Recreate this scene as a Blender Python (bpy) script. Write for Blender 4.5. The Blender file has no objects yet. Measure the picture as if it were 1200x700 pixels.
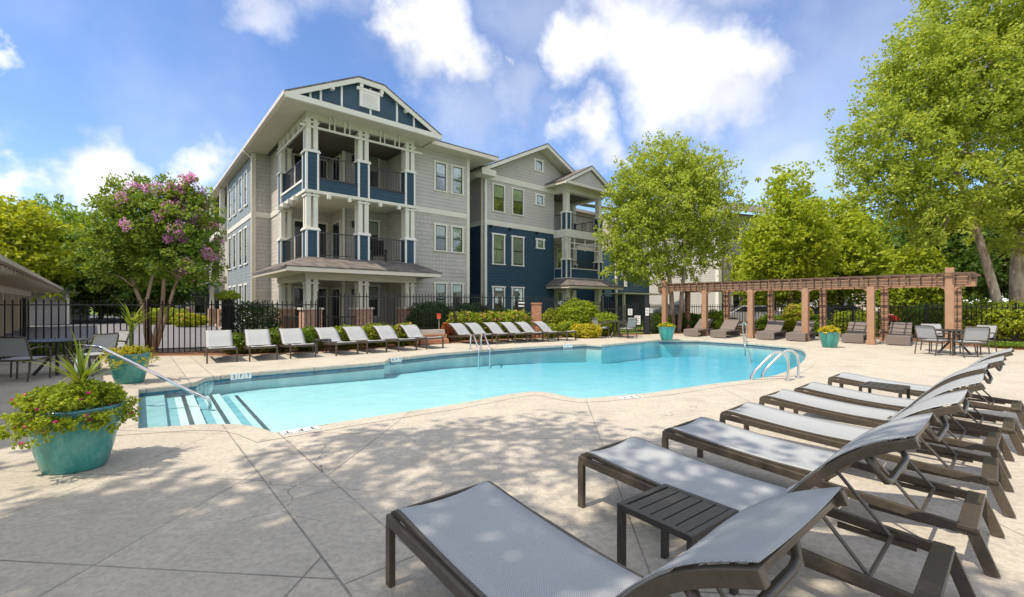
import bpy, math, random
import numpy as np
from mathutils import Vector, Matrix
from mathutils.geometry import tessellate_polygon
R = math.radians
random.seed(7)
rng = np.random.default_rng(7)
S = bpy.context.scene
COL = S.collection

# ------------------------------------------------------------------ camera, world, sun, exposure
F, H, Y0 = 522.0, 1.5, 357.0
cam = bpy.data.cameras.new('camera'); camo = bpy.data.objects.new('camera', cam); COL.objects.link(camo)
cam.sensor_width = 36; cam.lens = F/1200*36; cam.shift_y = 7/1200; cam.clip_start = .05; cam.clip_end = 2000
camo.location = (0, 0, H); camo.rotation_euler = (R(90), 0, 0)
S.camera = camo
SUN_EL, SUN_AZ = 57.0, 214.0          # azimuth: math angle of the direction TO the sun
EXPOSURE = 1.28
sv = Vector((math.cos(R(SUN_EL))*math.cos(R(SUN_AZ)), math.cos(R(SUN_EL))*math.sin(R(SUN_AZ)), math.sin(R(SUN_EL))))
sl = bpy.data.lights.new('sun', 'SUN'); slo = bpy.data.objects.new('sun', sl); COL.objects.link(slo)
sl.energy = 2.15; sl.angle = R(.53); sl.color = (1, .87, .68)
slo.rotation_euler = sv.to_track_quat('Z', 'Y').to_euler(); slo.location = (0, 0, 30)
S.view_settings.view_transform = 'Standard'; S.view_settings.look = 'None'
S.view_settings.exposure = EXPOSURE; S.view_settings.gamma = 1
S.cycles.max_bounces = 8; S.cycles.transparent_max_bounces = 12
try:
    S.cycles.caustics_reflective = False; S.cycles.caustics_refractive = False
except Exception: pass

def pdir(px, py):
    return Vector(((px-600)/F, 1, (Y0-py)/F)).normalized()

w = bpy.data.worlds.new('World'); S.world = w; w.use_nodes = True
nt = w.node_tree; N = nt.nodes; L = nt.links
bg = N['Background']; out = N['World Output']
sky = N.new('ShaderNodeTexSky'); sky.sky_type = 'NISHITA'; sky.sun_disc = False
sky.sun_elevation = R(SUN_EL); sky.sun_rotation = R(90-SUN_AZ)
sky.air_density = 1.0; sky.dust_density = .25; sky.ozone_density = 3.0; sky.altitude = 200
tc = N.new('ShaderNodeTexCoord')
def vm(op, a, b=None):
    n = N.new('ShaderNodeVectorMath'); n.operation = op
    for i, s in enumerate((a, b)):
        if s is None: continue
        if hasattr(s, 'links'): L.new(s, n.inputs[i])
        else: n.inputs[i].default_value = s
    return n
def mt(op, a, b=None, clamp=False):
    n = N.new('ShaderNodeMath'); n.operation = op; n.use_clamp = clamp
    for i, s in enumerate((a, b)):
        if s is None: continue
        if hasattr(s, 'links'): L.new(s, n.inputs[i])
        else: n.inputs[i].default_value = s
    return n.outputs[0]
nz = N.new('ShaderNodeTexNoise'); nz.inputs['Scale'].default_value = 5.5; nz.inputs['Detail'].default_value = 9; nz.inputs['Roughness'].default_value = .58
L.new(tc.outputs['Generated'], nz.inputs['Vector'])
sub = vm('SUBTRACT', nz.outputs['Color'], (.5, .5, .5))
scl = N.new('ShaderNodeVectorMath'); scl.operation = 'SCALE'; L.new(sub.outputs[0], scl.inputs[0]); scl.inputs['Scale'].default_value = .30
dd = vm('ADD', tc.outputs['Generated'], scl.outputs[0]).outputs[0]
blobs = [(505, 30, 62, 1), (535, 62, 42, 1), (468, 18, 38, .9), (690, 62, 46, 1), (745, 35, 72, 1), (800, 80, 74, 1), (862, 62, 46, .95), (835, 112, 50, .75),
         (692, 172, 36, .95), (112, 200, 44, 1), (150, 214, 34, .8), (22, 209, 24, .9), (240, 208, 26, .85), (288, 4, 42, .55), (8, 56, 16, .7), (592, 60, 12, .4),
         (600, 108, 46, .32), (545, 130, 50, .28), (900, 150, 90, .30), (640, 10, 70, .22), (1000, 60, 120, .22), (930, 190, 60, .4), (-120, 150, 60, .9), (1400, 60, 150, .8), (350, -170, 120, .9), (900, -200, 140, .8)]
acc = None
for (px, py, r, s) in blobs:
    d = pdir(px, py); n = vm('DISTANCE', dd, tuple(d)); rr = r/F*max(.45, d.y)
    mr = N.new('ShaderNodeMapRange'); mr.interpolation_type = 'SMOOTHSTEP'
    L.new(n.outputs['Value'], mr.inputs[0]); mr.inputs[1].default_value = rr*1.50; mr.inputs[2].default_value = rr*.18
    mr.inputs[3].default_value = 0; mr.inputs[4].default_value = s
    acc = mr.outputs[0] if acc is None else mt('MAXIMUM', acc, mr.outputs[0])
nz2 = N.new('ShaderNodeTexNoise'); nz2.inputs['Scale'].default_value = 3.2; nz2.inputs['Detail'].default_value = 7
L.new(tc.outputs['Generated'], nz2.inputs['Vector'])
mr = N.new('ShaderNodeMapRange'); mr.interpolation_type = 'SMOOTHSTEP'; L.new(nz2.outputs[0], mr.inputs[0])
mr.inputs[1].default_value = .45; mr.inputs[2].default_value = .85; mr.inputs[4].default_value = .3
acc = mt('MAXIMUM', acc, mr.outputs[0])
sepz = N.new('ShaderNodeSeparateXYZ'); L.new(tc.outputs['Generated'], sepz.inputs[0])
# unseen cloud cover overhead and behind the viewer, added as neutral fill for shade
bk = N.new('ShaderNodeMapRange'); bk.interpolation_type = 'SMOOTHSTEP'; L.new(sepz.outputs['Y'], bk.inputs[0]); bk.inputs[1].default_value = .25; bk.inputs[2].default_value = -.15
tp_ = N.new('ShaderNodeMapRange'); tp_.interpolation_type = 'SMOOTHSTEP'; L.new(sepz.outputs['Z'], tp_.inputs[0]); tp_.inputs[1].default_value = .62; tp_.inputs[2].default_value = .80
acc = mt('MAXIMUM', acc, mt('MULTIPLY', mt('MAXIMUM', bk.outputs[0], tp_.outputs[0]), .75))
hz = N.new('ShaderNodeMapRange'); L.new(sepz.outputs['Z'], hz.inputs[0]); hz.inputs[1].default_value = -.02; hz.inputs[2].default_value = .05
acc = mt('MULTIPLY', acc, hz.outputs[0])
hs = N.new('ShaderNodeHueSaturation'); hs.inputs['Saturation'].default_value = 1.0; hs.inputs['Value'].default_value = 1.0
L.new(sky.outputs[0], hs.inputs['Color'])
tint = N.new('ShaderNodeMix'); tint.data_type = 'RGBA'; tint.blend_type = 'MULTIPLY'; tint.inputs[0].default_value = 1
L.new(hs.outputs[0], tint.inputs[6]); tint.inputs[7].default_value = (.49, .535, .625, 1)
shd = N.new('ShaderNodeMapRange'); L.new(nz.outputs[0], shd.inputs[0]); shd.inputs[1].default_value = .35; shd.inputs[2].default_value = .65; shd.inputs[3].default_value = .74; shd.inputs[4].default_value = 1.10
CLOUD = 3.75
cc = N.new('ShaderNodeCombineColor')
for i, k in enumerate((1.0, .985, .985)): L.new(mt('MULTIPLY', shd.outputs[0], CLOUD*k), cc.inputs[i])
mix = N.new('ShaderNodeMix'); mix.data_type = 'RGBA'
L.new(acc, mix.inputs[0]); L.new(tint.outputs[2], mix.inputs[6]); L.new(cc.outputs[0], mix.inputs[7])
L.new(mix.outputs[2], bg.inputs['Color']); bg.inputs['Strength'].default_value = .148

# ------------------------------------------------------------------ helpers
def G(px, py, z=0.0):                     # a surveyed point of the place: where the sight line meets height z
    Y = (H-z)*F/(py-Y0); return Vector(((px-600)/F*Y, Y, z))
def at(px, Y, z=0.0): return Vector(((px-600)/F*Y, Y, z))

class MB:
    def __init__(s): s.v = []; s.f = []
    def add(s, vs, fs):
        o = len(s.v); s.v += [tuple(q) for q in vs]; s.f += [tuple(i+o for i in f) for f in fs]; return s
    def box(s, x0, x1, y0, y1, z0, z1):
        return s.add([(x0,y0,z0),(x1,y0,z0),(x1,y1,z0),(x0,y1,z0),(x0,y0,z1),(x1,y0,z1),(x1,y1,z1),(x0,y1,z1)],
                     [(0,3,2,1),(4,5,6,7),(0,1,5,4),(1,2,6,5),(2,3,7,6),(3,0,4,7)])
    def cbox(s, cx, cy, cz, sx, sy, sz): return s.box(cx-sx/2, cx+sx/2, cy-sy/2, cy+sy/2, cz-sz/2, cz+sz/2)
    def bar(s, p, q, wd, ht, up=(0,0,1)):  # rectangular bar from p to q
        p = Vector(p); q = Vector(q); d = (q-p).normalized(); u = Vector(up)
        if abs(d.dot(u)) > .98: u = Vector((1,0,0))
        sd = d.cross(u).normalized()*wd/2; u = sd.cross(d).normalized()*ht/2
        vs = [p-sd-u, p+sd-u, p+sd+u, p-sd+u, q-sd-u, q+sd-u, q+sd+u, q-sd+u]
        return s.add(vs, [(0,1,2,3),(4,7,6,5),(0,4,5,1),(1,5,6,2),(2,6,7,3),(3,7,4,0)])
    def tube(s, pts, r, n=8, cap=True):
        pts = [Vector(p) for p in pts]; rs = r if isinstance(r, (list, tuple)) else [r]*len(pts)
        up = Vector((0,0,1)); rings = []; d0 = (pts[1]-pts[0]).normalized()
        if abs(d0.dot(up)) > .9: up = Vector((1,0,0))
        x = d0.cross(up).normalized()
        for i, p in enumerate(pts):
            d = (pts[min(i+1, len(pts)-1)]-pts[max(i-1, 0)]).normalized()
            x = (x-d*x.dot(d)).normalized(); y = d.cross(x)
            rings.append([p+(x*math.cos(2*math.pi*k/n)+y*math.sin(2*math.pi*k/n))*rs[i] for k in range(n)])
        fs = []
        for i in range(len(pts)-1):
            for k in range(n): fs.append((i*n+k, i*n+(k+1)%n, (i+1)*n+(k+1)%n, (i+1)*n+k))
        if cap: fs += [tuple(range(n))[::-1], tuple((len(pts)-1)*n+k for k in range(n))]
        return s.add([q for rg in rings for q in rg], fs)
    def flat(s, prof, x0, x1, th):         # strip following a (y,z) profile, width x0..x1, thickness th below
        n = len(prof); vs = []
        for i, (y, z) in enumerate(prof):
            a = prof[max(i-1, 0)]; b = prof[min(i+1, n-1)]; dy, dz = b[0]-a[0], b[1]-a[1]; l = math.hypot(dy, dz) or 1
            ny, nz_ = dz/l*th, -dy/l*th
            vs += [(x0, y, z), (x1, y, z), (x1, y+ny, z+nz_), (x0, y+ny, z+nz_)]
        fs = []
        for i in range(n-1):
            o = i*4
            for k in range(4): fs.append((o+k, o+(k+1)%4, o+4+(k+1)%4, o+4+k))
        fs += [(3,2,1,0), tuple((n-1)*4+k for k in range(4))]
        return s.add(vs, fs)
    def prism(s, poly, z0, z1):
        n = len(poly); vs = [(p[0], p[1], z0) for p in poly]+[(p[0], p[1], z1) for p in poly]
        fs = [tuple(range(n))[::-1], tuple(range(n, 2*n))]+[(i, (i+1)%n, n+(i+1)%n, n+i) for i in range(n)]
        return s.add(vs, fs)
    def lathe(s, prof, n=28, sx=1, sy=1, c=(0,0,0), closed=False):
        vs = []; m = len(prof)
        for (r, z) in prof:
            for k in range(n): vs.append((c[0]+r*sx*math.cos(2*math.pi*k/n), c[1]+r*sy*math.sin(2*math.pi*k/n), c[2]+z))
        fs = [(i*n+k, i*n+(k+1)%n, (i+1)*n+(k+1)%n, (i+1)*n+k) for i in range(m-1) for k in range(n)]
        fs.append(tuple(range(n))[::-1])
        if closed: fs.append(tuple((m-1)*n+k for k in range(n)))
        return s.add(vs, fs)
    def xform(s, M):
        s.v = [tuple(M @ Vector(p)) for p in s.v]; return s
    def build(s, name, mat, parent=None, smooth=False, bevel=0, kind=None):
        me = bpy.data.meshes.new(name); me.from_pydata(s.v, [], s.f); me.update()
        if smooth: me.polygons.foreach_set('use_smooth', [True]*len(me.polygons))
        o = bpy.data.objects.new(name, me); COL.objects.link(o); me.materials.append(mat)
        if parent: o.parent = parent
        if bevel:
            b = o.modifiers.new('bevel', 'BEVEL'); b.width = bevel; b.segments = 2; b.limit_method = 'ANGLE'; b.harden_normals = False
        if kind: o['kind'] = kind
        return o

def tag(o, label=None, cat=None, group=None, kind=None):
    if label: o['label'] = label
    if cat: o['category'] = cat
    if group: o['group'] = group
    if kind: o['kind'] = kind
    return o
def thing(name, label, cat, loc=(0,0,0), rz=0, group=None):
    o = bpy.data.objects.new(name, None); COL.objects.link(o); o.empty_display_size = .2
    o.location = loc; o.rotation_euler = (0, 0, rz); return tag(o, label, cat, group)
def dup(root, loc, rz, label, group=None):
    r = root.copy(); COL.objects.link(r); r.location = loc; r.rotation_euler = (0, 0, rz); r['label'] = label
    if group: r['group'] = group
    for ch in KIDS[root.name]:
        c = ch.copy(); COL.objects.link(c); c.parent = r
        for g in KIDS.get(ch.name, []):
            d = g.copy(); COL.objects.link(d); d.parent = c
    return r
KIDS = {}
def register(root):
    allo = list(COL.objects)
    KIDS[root.name] = [o for o in allo if o.parent == root]
    for c in KIDS[root.name]: KIDS[c.name] = [o for o in allo if o.parent == c]

def npmesh(name, verts, faces, mat, parent=None, smooth=False):
    me = bpy.data.meshes.new(name); nv, nf = len(verts), len(faces); k = faces.shape[1]
    me.vertices.add(nv); me.vertices.foreach_set('co', verts.astype(np.float32).ravel())
    me.loops.add(nf*k); me.loops.foreach_set('vertex_index', faces.astype(np.int32).ravel())
    me.polygons.add(nf); me.polygons.foreach_set('loop_start', np.arange(0, nf*k, k, dtype=np.int32))
    me.polygons.foreach_set('loop_total', np.full(nf, k, dtype=np.int32)); me.update(calc_edges=True)
    o = bpy.data.objects.new(name, me); COL.objects.link(o); me.materials.append(mat)
    if parent: o.parent = parent
    return o

# ------------------------------------------------------------------ materials
class NT:
    def __init__(s, name):
        s.m = bpy.data.materials.new(name); s.m.use_nodes = True; s.t = s.m.node_tree; s.n = s.t.nodes; s.l = s.t.links
        s.b = s.n['Principled BSDF']; s.o = s.n['Material Output']
    def node(s, typ, **kw):
        n = s.n.new(typ)
        for k, v in kw.items():
            if k.startswith('i_'): n.inputs[k[2:].replace('_', ' ')].default_value = v
            else: setattr(n, k, v)
        return n
    def link(s, a, b): s.l.new(a, b)
    def coord(s, kind='Object', scale=(1,1,1), rot=(0,0,0)):
        t = s.node('ShaderNodeTexCoord'); m = s.node('ShaderNodeMapping'); m.inputs['Scale'].default_value = scale; m.inputs['Rotation'].default_value = rot
        s.link(t.outputs[kind], m.inputs[0]); return m.outputs[0]
    def noise(s, vec, scale, detail=4, rough=.55):
        n = s.node('ShaderNodeTexNoise'); n.inputs['Scale'].default_value = scale; n.inputs['Detail'].default_value = detail; n.inputs['Roughness'].default_value = rough
        s.link(vec, n.inputs['Vector']); return n.outputs[0]
    def ramp(s, fac, stops):
        r = s.node('ShaderNodeValToRGB'); e = r.color_ramp.elements
        while len(e) < len(stops): e.new(.5)
        for q, (p, c) in zip(e, stops): q.position = p; q.color = (*c, 1) if len(c) == 3 else c
        s.link(fac, r.inputs[0]); return r.outputs[0]
    def math(s, op, a, b=None, c=None, clamp=False):
        n = s.node('ShaderNodeMath', operation=op, use_clamp=clamp)
        for i, q in enumerate((a, b, c)):
            if q is None: continue
            if hasattr(q, 'links'): s.link(q, n.inputs[i])
            else: n.inputs[i].default_value = q
        return n.outputs[0]
    def mix(s, f, a, b, mode='MIX'):
        n = s.node('ShaderNodeMix', data_type='RGBA', blend_type=mode)
        for i, q in ((0, f), (6, a), (7, b)):
            if hasattr(q, 'links'): s.link(q, n.inputs[i])
            else: n.inputs[i].default_value = q if i == 0 else ((*q, 1) if len(q) == 3 else q)
        return n.outputs[2]
    def bump(s, h, strength=.3, dist=.01):
        b = s.node('ShaderNodeBump'); b.inputs['Strength'].default_value = strength; b.inputs['Distance'].default_value = dist
        s.link(h, b.inputs['Height']); s.link(b.outputs[0], s.b.inputs['Normal']); return b
    def base(s, c):
        if hasattr(c, 'links'): s.link(c, s.b.inputs['Base Color'])
        else: s.b.inputs['Base Color'].default_value = (*c, 1)
    def set(s, **kw):
        for k, v in kw.items(): s.b.inputs[k.replace('_', ' ')].default_value = v
        return s

def simple(name, col, rough=.5, var=.12, scale=6, metal=0, bump=.0, spec=.5):
    t = NT(name); v = t.coord('Object'); n = t.noise(v, scale, 5)
    lo = tuple(c*(1-var) for c in col); hi = tuple(min(1, c*(1+var)) for c in col)
    t.base(t.ramp(n, [(.3, lo), (.7, hi)])); t.set(Roughness=rough, Metallic=metal, Specular_IOR_Level=spec)
    if bump: t.bump(t.noise(v, scale*6, 3), bump, .01)
    return t.m

def m_deck():
    t = NT('textured_concrete'); g = t.node('ShaderNodeTexCoord').outputs['Object']
    big = t.noise(g, .55, 5); mid = t.noise(g, 3.0, 5, .6)
    vor = t.node('ShaderNodeTexVoronoi', feature='SMOOTH_F1'); vor.inputs['Scale'].default_value = 26; 
    nv = t.node('ShaderNodeVectorMath', operation='ADD'); nn = t.node('ShaderNodeTexNoise'); nn.inputs['Scale'].default_value = 14; nn.inputs['Detail'].default_value = 4
    t.link(g, nn.inputs['Vector']); sc = t.node('ShaderNodeVectorMath', operation='SCALE'); sc.inputs['Scale'].default_value = .12; t.link(nn.outputs['Color'], sc.inputs[0])
    t.link(g, nv.inputs[0]); t.link(sc.outputs[0], nv.inputs[1]); t.link(nv.outputs[0], vor.inputs['Vector'])
    fine = t.noise(g, 38, 6, .7); grain = t.noise(g, 260, 2, .8)
    c = t.ramp(big, [(.3, (.46, .42, .36)), (.7, (.55, .505, .435))])
    c = t.mix(.55, c, t.ramp(mid, [(.3, (.39, .355, .305)), (.72, (.60, .55, .47))]))
    splat = t.ramp(t.noise(g, 22, 7, .72), [(.46, (0,0,0)), (.56, (1,1,1))])
    c = t.mix(t.math('MULTIPLY', splat, .55), c, (.29, .262, .225))
    c = t.mix(.22, c, t.ramp(grain, [(.3, (.3, .28, .25)), (.7, (.8, .76, .68))]))
    slab_hook = True
    # saw-cut joints
    sep = t.node('ShaderNodeSeparateXYZ')
    mp = t.node('ShaderNodeMapping'); mp.inputs['Rotation'].default_value = (0, 0, R(5)); t.link(g, mp.inputs[0]); t.link(mp.outputs[0], sep.inputs[0])
    mp2 = t.node('ShaderNodeMapping'); mp2.inputs['Rotation'].default_value = (0, 0, R(-40.5)); t.link(g, mp2.inputs[0])
    sep2 = t.node('ShaderNodeSeparateXYZ'); t.link(mp2.outputs[0], sep2.inputs[0])
    def line(v, period, off, wd):
        a = t.math('ADD', v, off); p = t.math('PINGPONG', a, period/2); return t.math('LESS_THAN', p, wd)
    a_ = sep2.outputs[0]; b_ = sep2.outputs[1]
    fieldL = t.math('LESS_THAN', a_, .86); band = t.math('MULTIPLY', t.math('GREATER_THAN', a_, .86), t.math('LESS_THAN', a_, 1.30)); fieldR = t.math('GREATER_THAN', a_, 1.30)
    gl = t.math('MAXIMUM', line(sep.outputs[0], 1.26, .1, .006), line(sep.outputs[1], 1.26, .18, .006))
    gr = t.math('MAXIMUM', line(sep.outputs[0], 2.5, -.55, .006), line(sep.outputs[1], 2.6, .2, .006))
    edge = t.math('MAXIMUM', t.math('LESS_THAN', t.math('ABSOLUTE', t.math('SUBTRACT', a_, .86)), .007), t.math('LESS_THAN', t.math('ABSOLUTE', t.math('SUBTRACT', a_, 1.30)), .007))
    j = t.math('MAXIMUM', t.math('MAXIMUM', t.math('MULTIPLY', gl, fieldL), t.math('MULTIPLY', gr, fieldR)), t.math('MAXIMUM', edge, t.math('MULTIPLY', band, line(b_, 1.3, .2, .006))))
    jn = t.math('MULTIPLY', j, t.ramp(t.noise(g, 1.4, 3), [(.35, (.3,)*3), (.6, (.75,)*3)]))
    # every slab has its own tone; old damp stains and hairline cracks
    cell = t.node('ShaderNodeCombineXYZ'); t.link(t.math('FLOOR', t.math('DIVIDE', t.math('ADD', sep.outputs[0], .1), 1.26)), cell.inputs[0]); t.link(t.math('FLOOR', t.math('DIVIDE', t.math('ADD', sep.outputs[1], .18), 1.26)), cell.inputs[1])
    wn = t.node('ShaderNodeTexWhiteNoise', noise_dimensions='2D'); t.link(cell.outputs[0], wn.inputs['Vector'])
    c = t.mix(t.math('MULTIPLY', t.math('MULTIPLY', wn.outputs[0], fieldL), .22), c, (.30, .28, .25))
    st = t.ramp(t.noise(g, .9, 7, .7), [(.50, (0,0,0)), (.66, (1,1,1))]); c = t.mix(t.math('MULTIPLY', st, .34), c, (.27, .25, .22))
    wv = t.node('ShaderNodeVectorMath', operation='ADD'); s2 = t.node('ShaderNodeVectorMath', operation='SCALE'); s2.inputs['Scale'].default_value = .5; n3 = t.node('ShaderNodeTexNoise'); n3.inputs['Scale'].default_value = 1.7; n3.inputs['Detail'].default_value = 6
    t.link(g, n3.inputs['Vector']); t.link(n3.outputs['Color'], s2.inputs[0]); t.link(g, wv.inputs[0]); t.link(s2.outputs[0], wv.inputs[1])
    ck = t.node('ShaderNodeTexVoronoi', feature='DISTANCE_TO_EDGE'); ck.inputs['Scale'].default_value = .42; t.link(wv.outputs[0], ck.inputs['Vector'])
    crack = t.math('MULTIPLY', t.math('LESS_THAN', ck.outputs['Distance'], .0016), t.ramp(t.noise(g, .7, 2), [(.5, (0,0,0)), (.56, (.6,.6,.6))]))
    c = t.mix(crack, c, (.12, .11, .10))
    c = t.mix(jn, c, (.14, .13, .12)); t.base(c)
    h = t.math('SUBTRACT', t.math('ADD', t.math('MULTIPLY', vor.outputs['Distance'], .5), t.math('MULTIPLY', fine, .9)), t.math('MULTIPLY', j, 1.2))
    t.bump(h, .8, .010); t.set(Roughness=.85, Specular_IOR_Level=.25); return t.m

def m_siding(name, col, lap=.17, shingle=False):
    t = NT(name); g = t.node('ShaderNodeTexCoord').outputs['Object']; sep = t.node('ShaderNodeSeparateXYZ'); t.link(g, sep.inputs[0])
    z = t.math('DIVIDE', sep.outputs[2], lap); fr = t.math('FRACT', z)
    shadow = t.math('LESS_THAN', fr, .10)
    along = t.math('ADD', t.math('MULTIPLY', sep.outputs[0], 1.0), t.math('MULTIPLY', sep.outputs[1], 1.0))
    n = t.noise(g, 1.2, 4); n2 = t.noise(g, 30, 3)
    c = t.ramp(n, [(.3, tuple(k*.92 for k in col)), (.7, tuple(k*1.07 for k in col))])
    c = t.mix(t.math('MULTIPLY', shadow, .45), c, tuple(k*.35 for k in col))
    if shingle:
        row = t.math('FLOOR', z); wn = t.node('ShaderNodeTexWhiteNoise', noise_dimensions='1D'); t.link(row, wn.inputs['W'])
        al = t.math('ADD', t.math('DIVIDE', along, .19), t.math('MULTIPLY', wn.outputs[0], 7.3)); ci = t.math('FLOOR', al); fx = t.math('FRACT', al)
        wn2 = t.node('ShaderNodeTexWhiteNoise', noise_dimensions='2D'); cb = t.node('ShaderNodeCombineXYZ'); t.link(row, cb.inputs[0]); t.link(ci, cb.inputs[1]); t.link(cb.outputs[0], wn2.inputs['Vector'])
        c = t.mix(t.math('MULTIPLY', wn2.outputs[0], .22), c, tuple(k*.55 for k in col))
        c = t.mix(t.math('MULTIPLY', t.math('LESS_THAN', fx, .08), .5), c, tuple(k*.4 for k in col))
    t.base(c); t.bump(t.math('ADD', t.math('SUBTRACT', 1, fr), t.math('MULTIPLY', n2, .05)), .8, .015); t.set(Roughness=.6, Specular_IOR_Level=.3); return t.m

def m_brick(name, c1, c2, mortar, scale=1, bw=.21, bh=.075):
    t = NT(name); g = t.node('ShaderNodeTexCoord').outputs['Object']; sep = t.node('ShaderNodeSeparateXYZ'); t.link(g, sep.inputs[0])
    cb = t.node('ShaderNodeCombineXYZ'); t.link(t.math('ADD', sep.outputs[0], sep.outputs[1]), cb.inputs[0]); t.link(sep.outputs[2], cb.inputs[1])
    b = t.node('ShaderNodeTexBrick'); b.inputs['Scale'].default_value = 1; b.inputs['Brick Width'].default_value = bw; b.inputs['Row Height'].default_value = bh
    b.inputs['Mortar Size'].default_value = .006; b.inputs['Color1'].default_value = (*c1, 1); b.inputs['Color2'].default_value = (*c2, 1); b.inputs['Mortar'].default_value = (*mortar, 1)
    t.link(cb.outputs[0], b.inputs['Vector']); c = t.mix(.35, b.outputs['Color'], t.ramp(t.noise(g, 9, 4), [(.3, tuple(k*.5 for k in c1)), (.7, tuple(min(1, k*1.5) for k in c2))])); t.base(c)
    t.bump(t.math('SUBTRACT', 1, b.outputs['Fac']), .6, .01); t.set(Roughness=.85); return t.m

def m_leaf(name, cols, trans=.35, rough=.55, clump=1.6):
    """cols: dark -> light; every leaf takes its own tone"""
    t = NT(name); geo = t.node('ShaderNodeNewGeometry'); g = t.node('ShaderNodeTexCoord').outputs['Object']
    n = t.noise(g, clump, 2); f = t.math('ADD', t.math('MULTIPLY', geo.outputs['Random Per Island'], .55), t.math('MULTIPLY', n, .5))
    k = len(cols); c = t.ramp(f, [(.12+.76*i/(k-1), cols[i]) for i in range(k)]); t.base(c); t.set(Roughness=rough, Specular_IOR_Level=.35)
    tr = t.node('ShaderNodeBsdfTranslucent'); t.link(t.mix(.5, c, (cols[-1][0]*1.3, cols[-1][1]*1.25, cols[-1][2]*.6)), tr.inputs['Color'])
    ms = t.node('ShaderNodeMixShader'); ms.inputs[0].default_value = trans; t.link(t.b.outputs[0], ms.inputs[1]); t.link(tr.outputs[0], ms.inputs[2]); t.link(ms.outputs[0], t.o.inputs['Surface'])
    return t.m

def m_bark(name, a, b, scale=5):
    t = NT(name); v = t.coord('Object', (1, 1, .35)); n = t.noise(v, scale, 6, .65); t.base(t.ramp(n, [(.35, a), (.62, b)])); t.bump(n, .7, .02); t.set(Roughness=.9); return t.m

def m_glass():
    t = NT('window_glass'); t.n.remove(t.b); gl = t.node('ShaderNodeBsdfGlossy'); gl.inputs['Roughness'].default_value = .02; gl.inputs['Color'].default_value = (.9, .95, 1, 1)
    tr = t.node('ShaderNodeBsdfTransparent'); tr.inputs['Color'].default_value = (.92, .95, .93, 1); fr = t.node('ShaderNodeFresnel'); fr.inputs['IOR'].default_value = 1.75
    ms = t.node('ShaderNodeMixShader'); f2 = t.math('ADD', t.math('MULTIPLY', fr.outputs[0], .45), .02, clamp=True); t.link(f2, ms.inputs[0]); t.link(tr.outputs[0], ms.inputs[1]); t.link(gl.outputs[0], ms.inputs[2]); t.link(ms.outputs[0], t.o.inputs['Surface'])
    return t.m

def m_blind(name, col):
    t = NT(name); g = t.node('ShaderNodeTexCoord').outputs['Object']; sep = t.node('ShaderNodeSeparateXYZ'); t.link(g, sep.inputs[0])
    fr = t.math('FRACT', t.math('DIVIDE', sep.outputs[2], .055)); c = t.mix(t.math('LESS_THAN', fr, .25), col, tuple(k*.5 for k in col)); t.base(c); t.set(Roughness=.7); return t.m

def m_water():
    t = NT('pool_water'); t.n.remove(t.b); v = t.coord('Object'); n1 = t.noise(v, 1.6, 3); n2 = t.noise(v, 6, 4)
    b = t.node('ShaderNodeBump'); b.inputs['Strength'].default_value = .24; b.inputs['Distance'].default_value = .08; t.link(t.math('ADD', n1, t.math('MULTIPLY', n2, .35)), b.inputs['Height'])
    gl = t.node('ShaderNodeBsdfGlossy'); gl.inputs['Roughness'].default_value = .01; t.link(b.outputs[0], gl.inputs['Normal'])
    tr = t.node('ShaderNodeBsdfTransparent'); tr.inputs['Color'].default_value = (.97, .995, 1, 1); fr = t.node('ShaderNodeFresnel'); fr.inputs['IOR'].default_value = 1.33; t.link(b.outputs[0], fr.inputs['Normal'])
    ms = t.node('ShaderNodeMixShader'); t.link(t.math('MULTIPLY', fr.outputs[0], .72), ms.inputs[0]); t.link(tr.outputs[0], ms.inputs[1]); t.link(gl.outputs[0], ms.inputs[2]); t.link(ms.outputs[0], t.o.inputs['Surface'])
    va = t.node('ShaderNodeVolumeAbsorption'); va.inputs['Color'].default_value = (.17, .76, .92, 1); va.inputs['Density'].default_value = .42; t.link(va.outputs[0], t.o.inputs['Volume'])
    return t.m

def m_plaster():
    t = NT('pool_plaster'); v = t.coord('Object'); 
    d = t.node('ShaderNodeTexVoronoi', feature='SMOOTH_F1'); d.inputs['Scale'].default_value = 2.6
    n = t.noise(v, 1.5, 4); t.base(t.ramp(n, [(.3, (.70, .86, .86)), (.7, (.80, .92, .91))])); t.set(Roughness=.7); return t.m

def m_sling(name='sling_mesh', a=(.21, .235, .26), b=(.61, .64, .67)):
    t = NT(name); g = t.coord('Object', (1, 1, 1)); w_ = t.node('ShaderNodeTexChecker'); w_.inputs['Scale'].default_value = 190; t.link(g, w_.inputs['Vector'])
    n = t.noise(g, 3, 4); c = t.mix(.5, t.mix(w_.outputs['Fac'], a, b), t.ramp(n, [(.3, tuple((x+y)*.47 for x, y in zip(a, b))), (.7, tuple((x+y)*.53 for x, y in zip(a, b)))])); t.base(c)
    t.bump(t.math('ADD', t.math('MULTIPLY', w_.outputs['Fac'], .12), t.math('MULTIPLY', t.noise(g, 5, 3), 3.0)), .35, .006); t.set(Roughness=.62, Specular_IOR_Level=.35)
    tr = t.node('ShaderNodeBsdfTranslucent'); t.link(c, tr.inputs['Color']); ms = t.node('ShaderNodeMixShader'); ms.inputs[0].default_value = .15
    t.link(t.b.outputs[0], ms.inputs[1]); t.link(tr.outputs[0], ms.inputs[2]); t.link(ms.outputs[0], t.o.inputs['Surface']); return t.m

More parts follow.
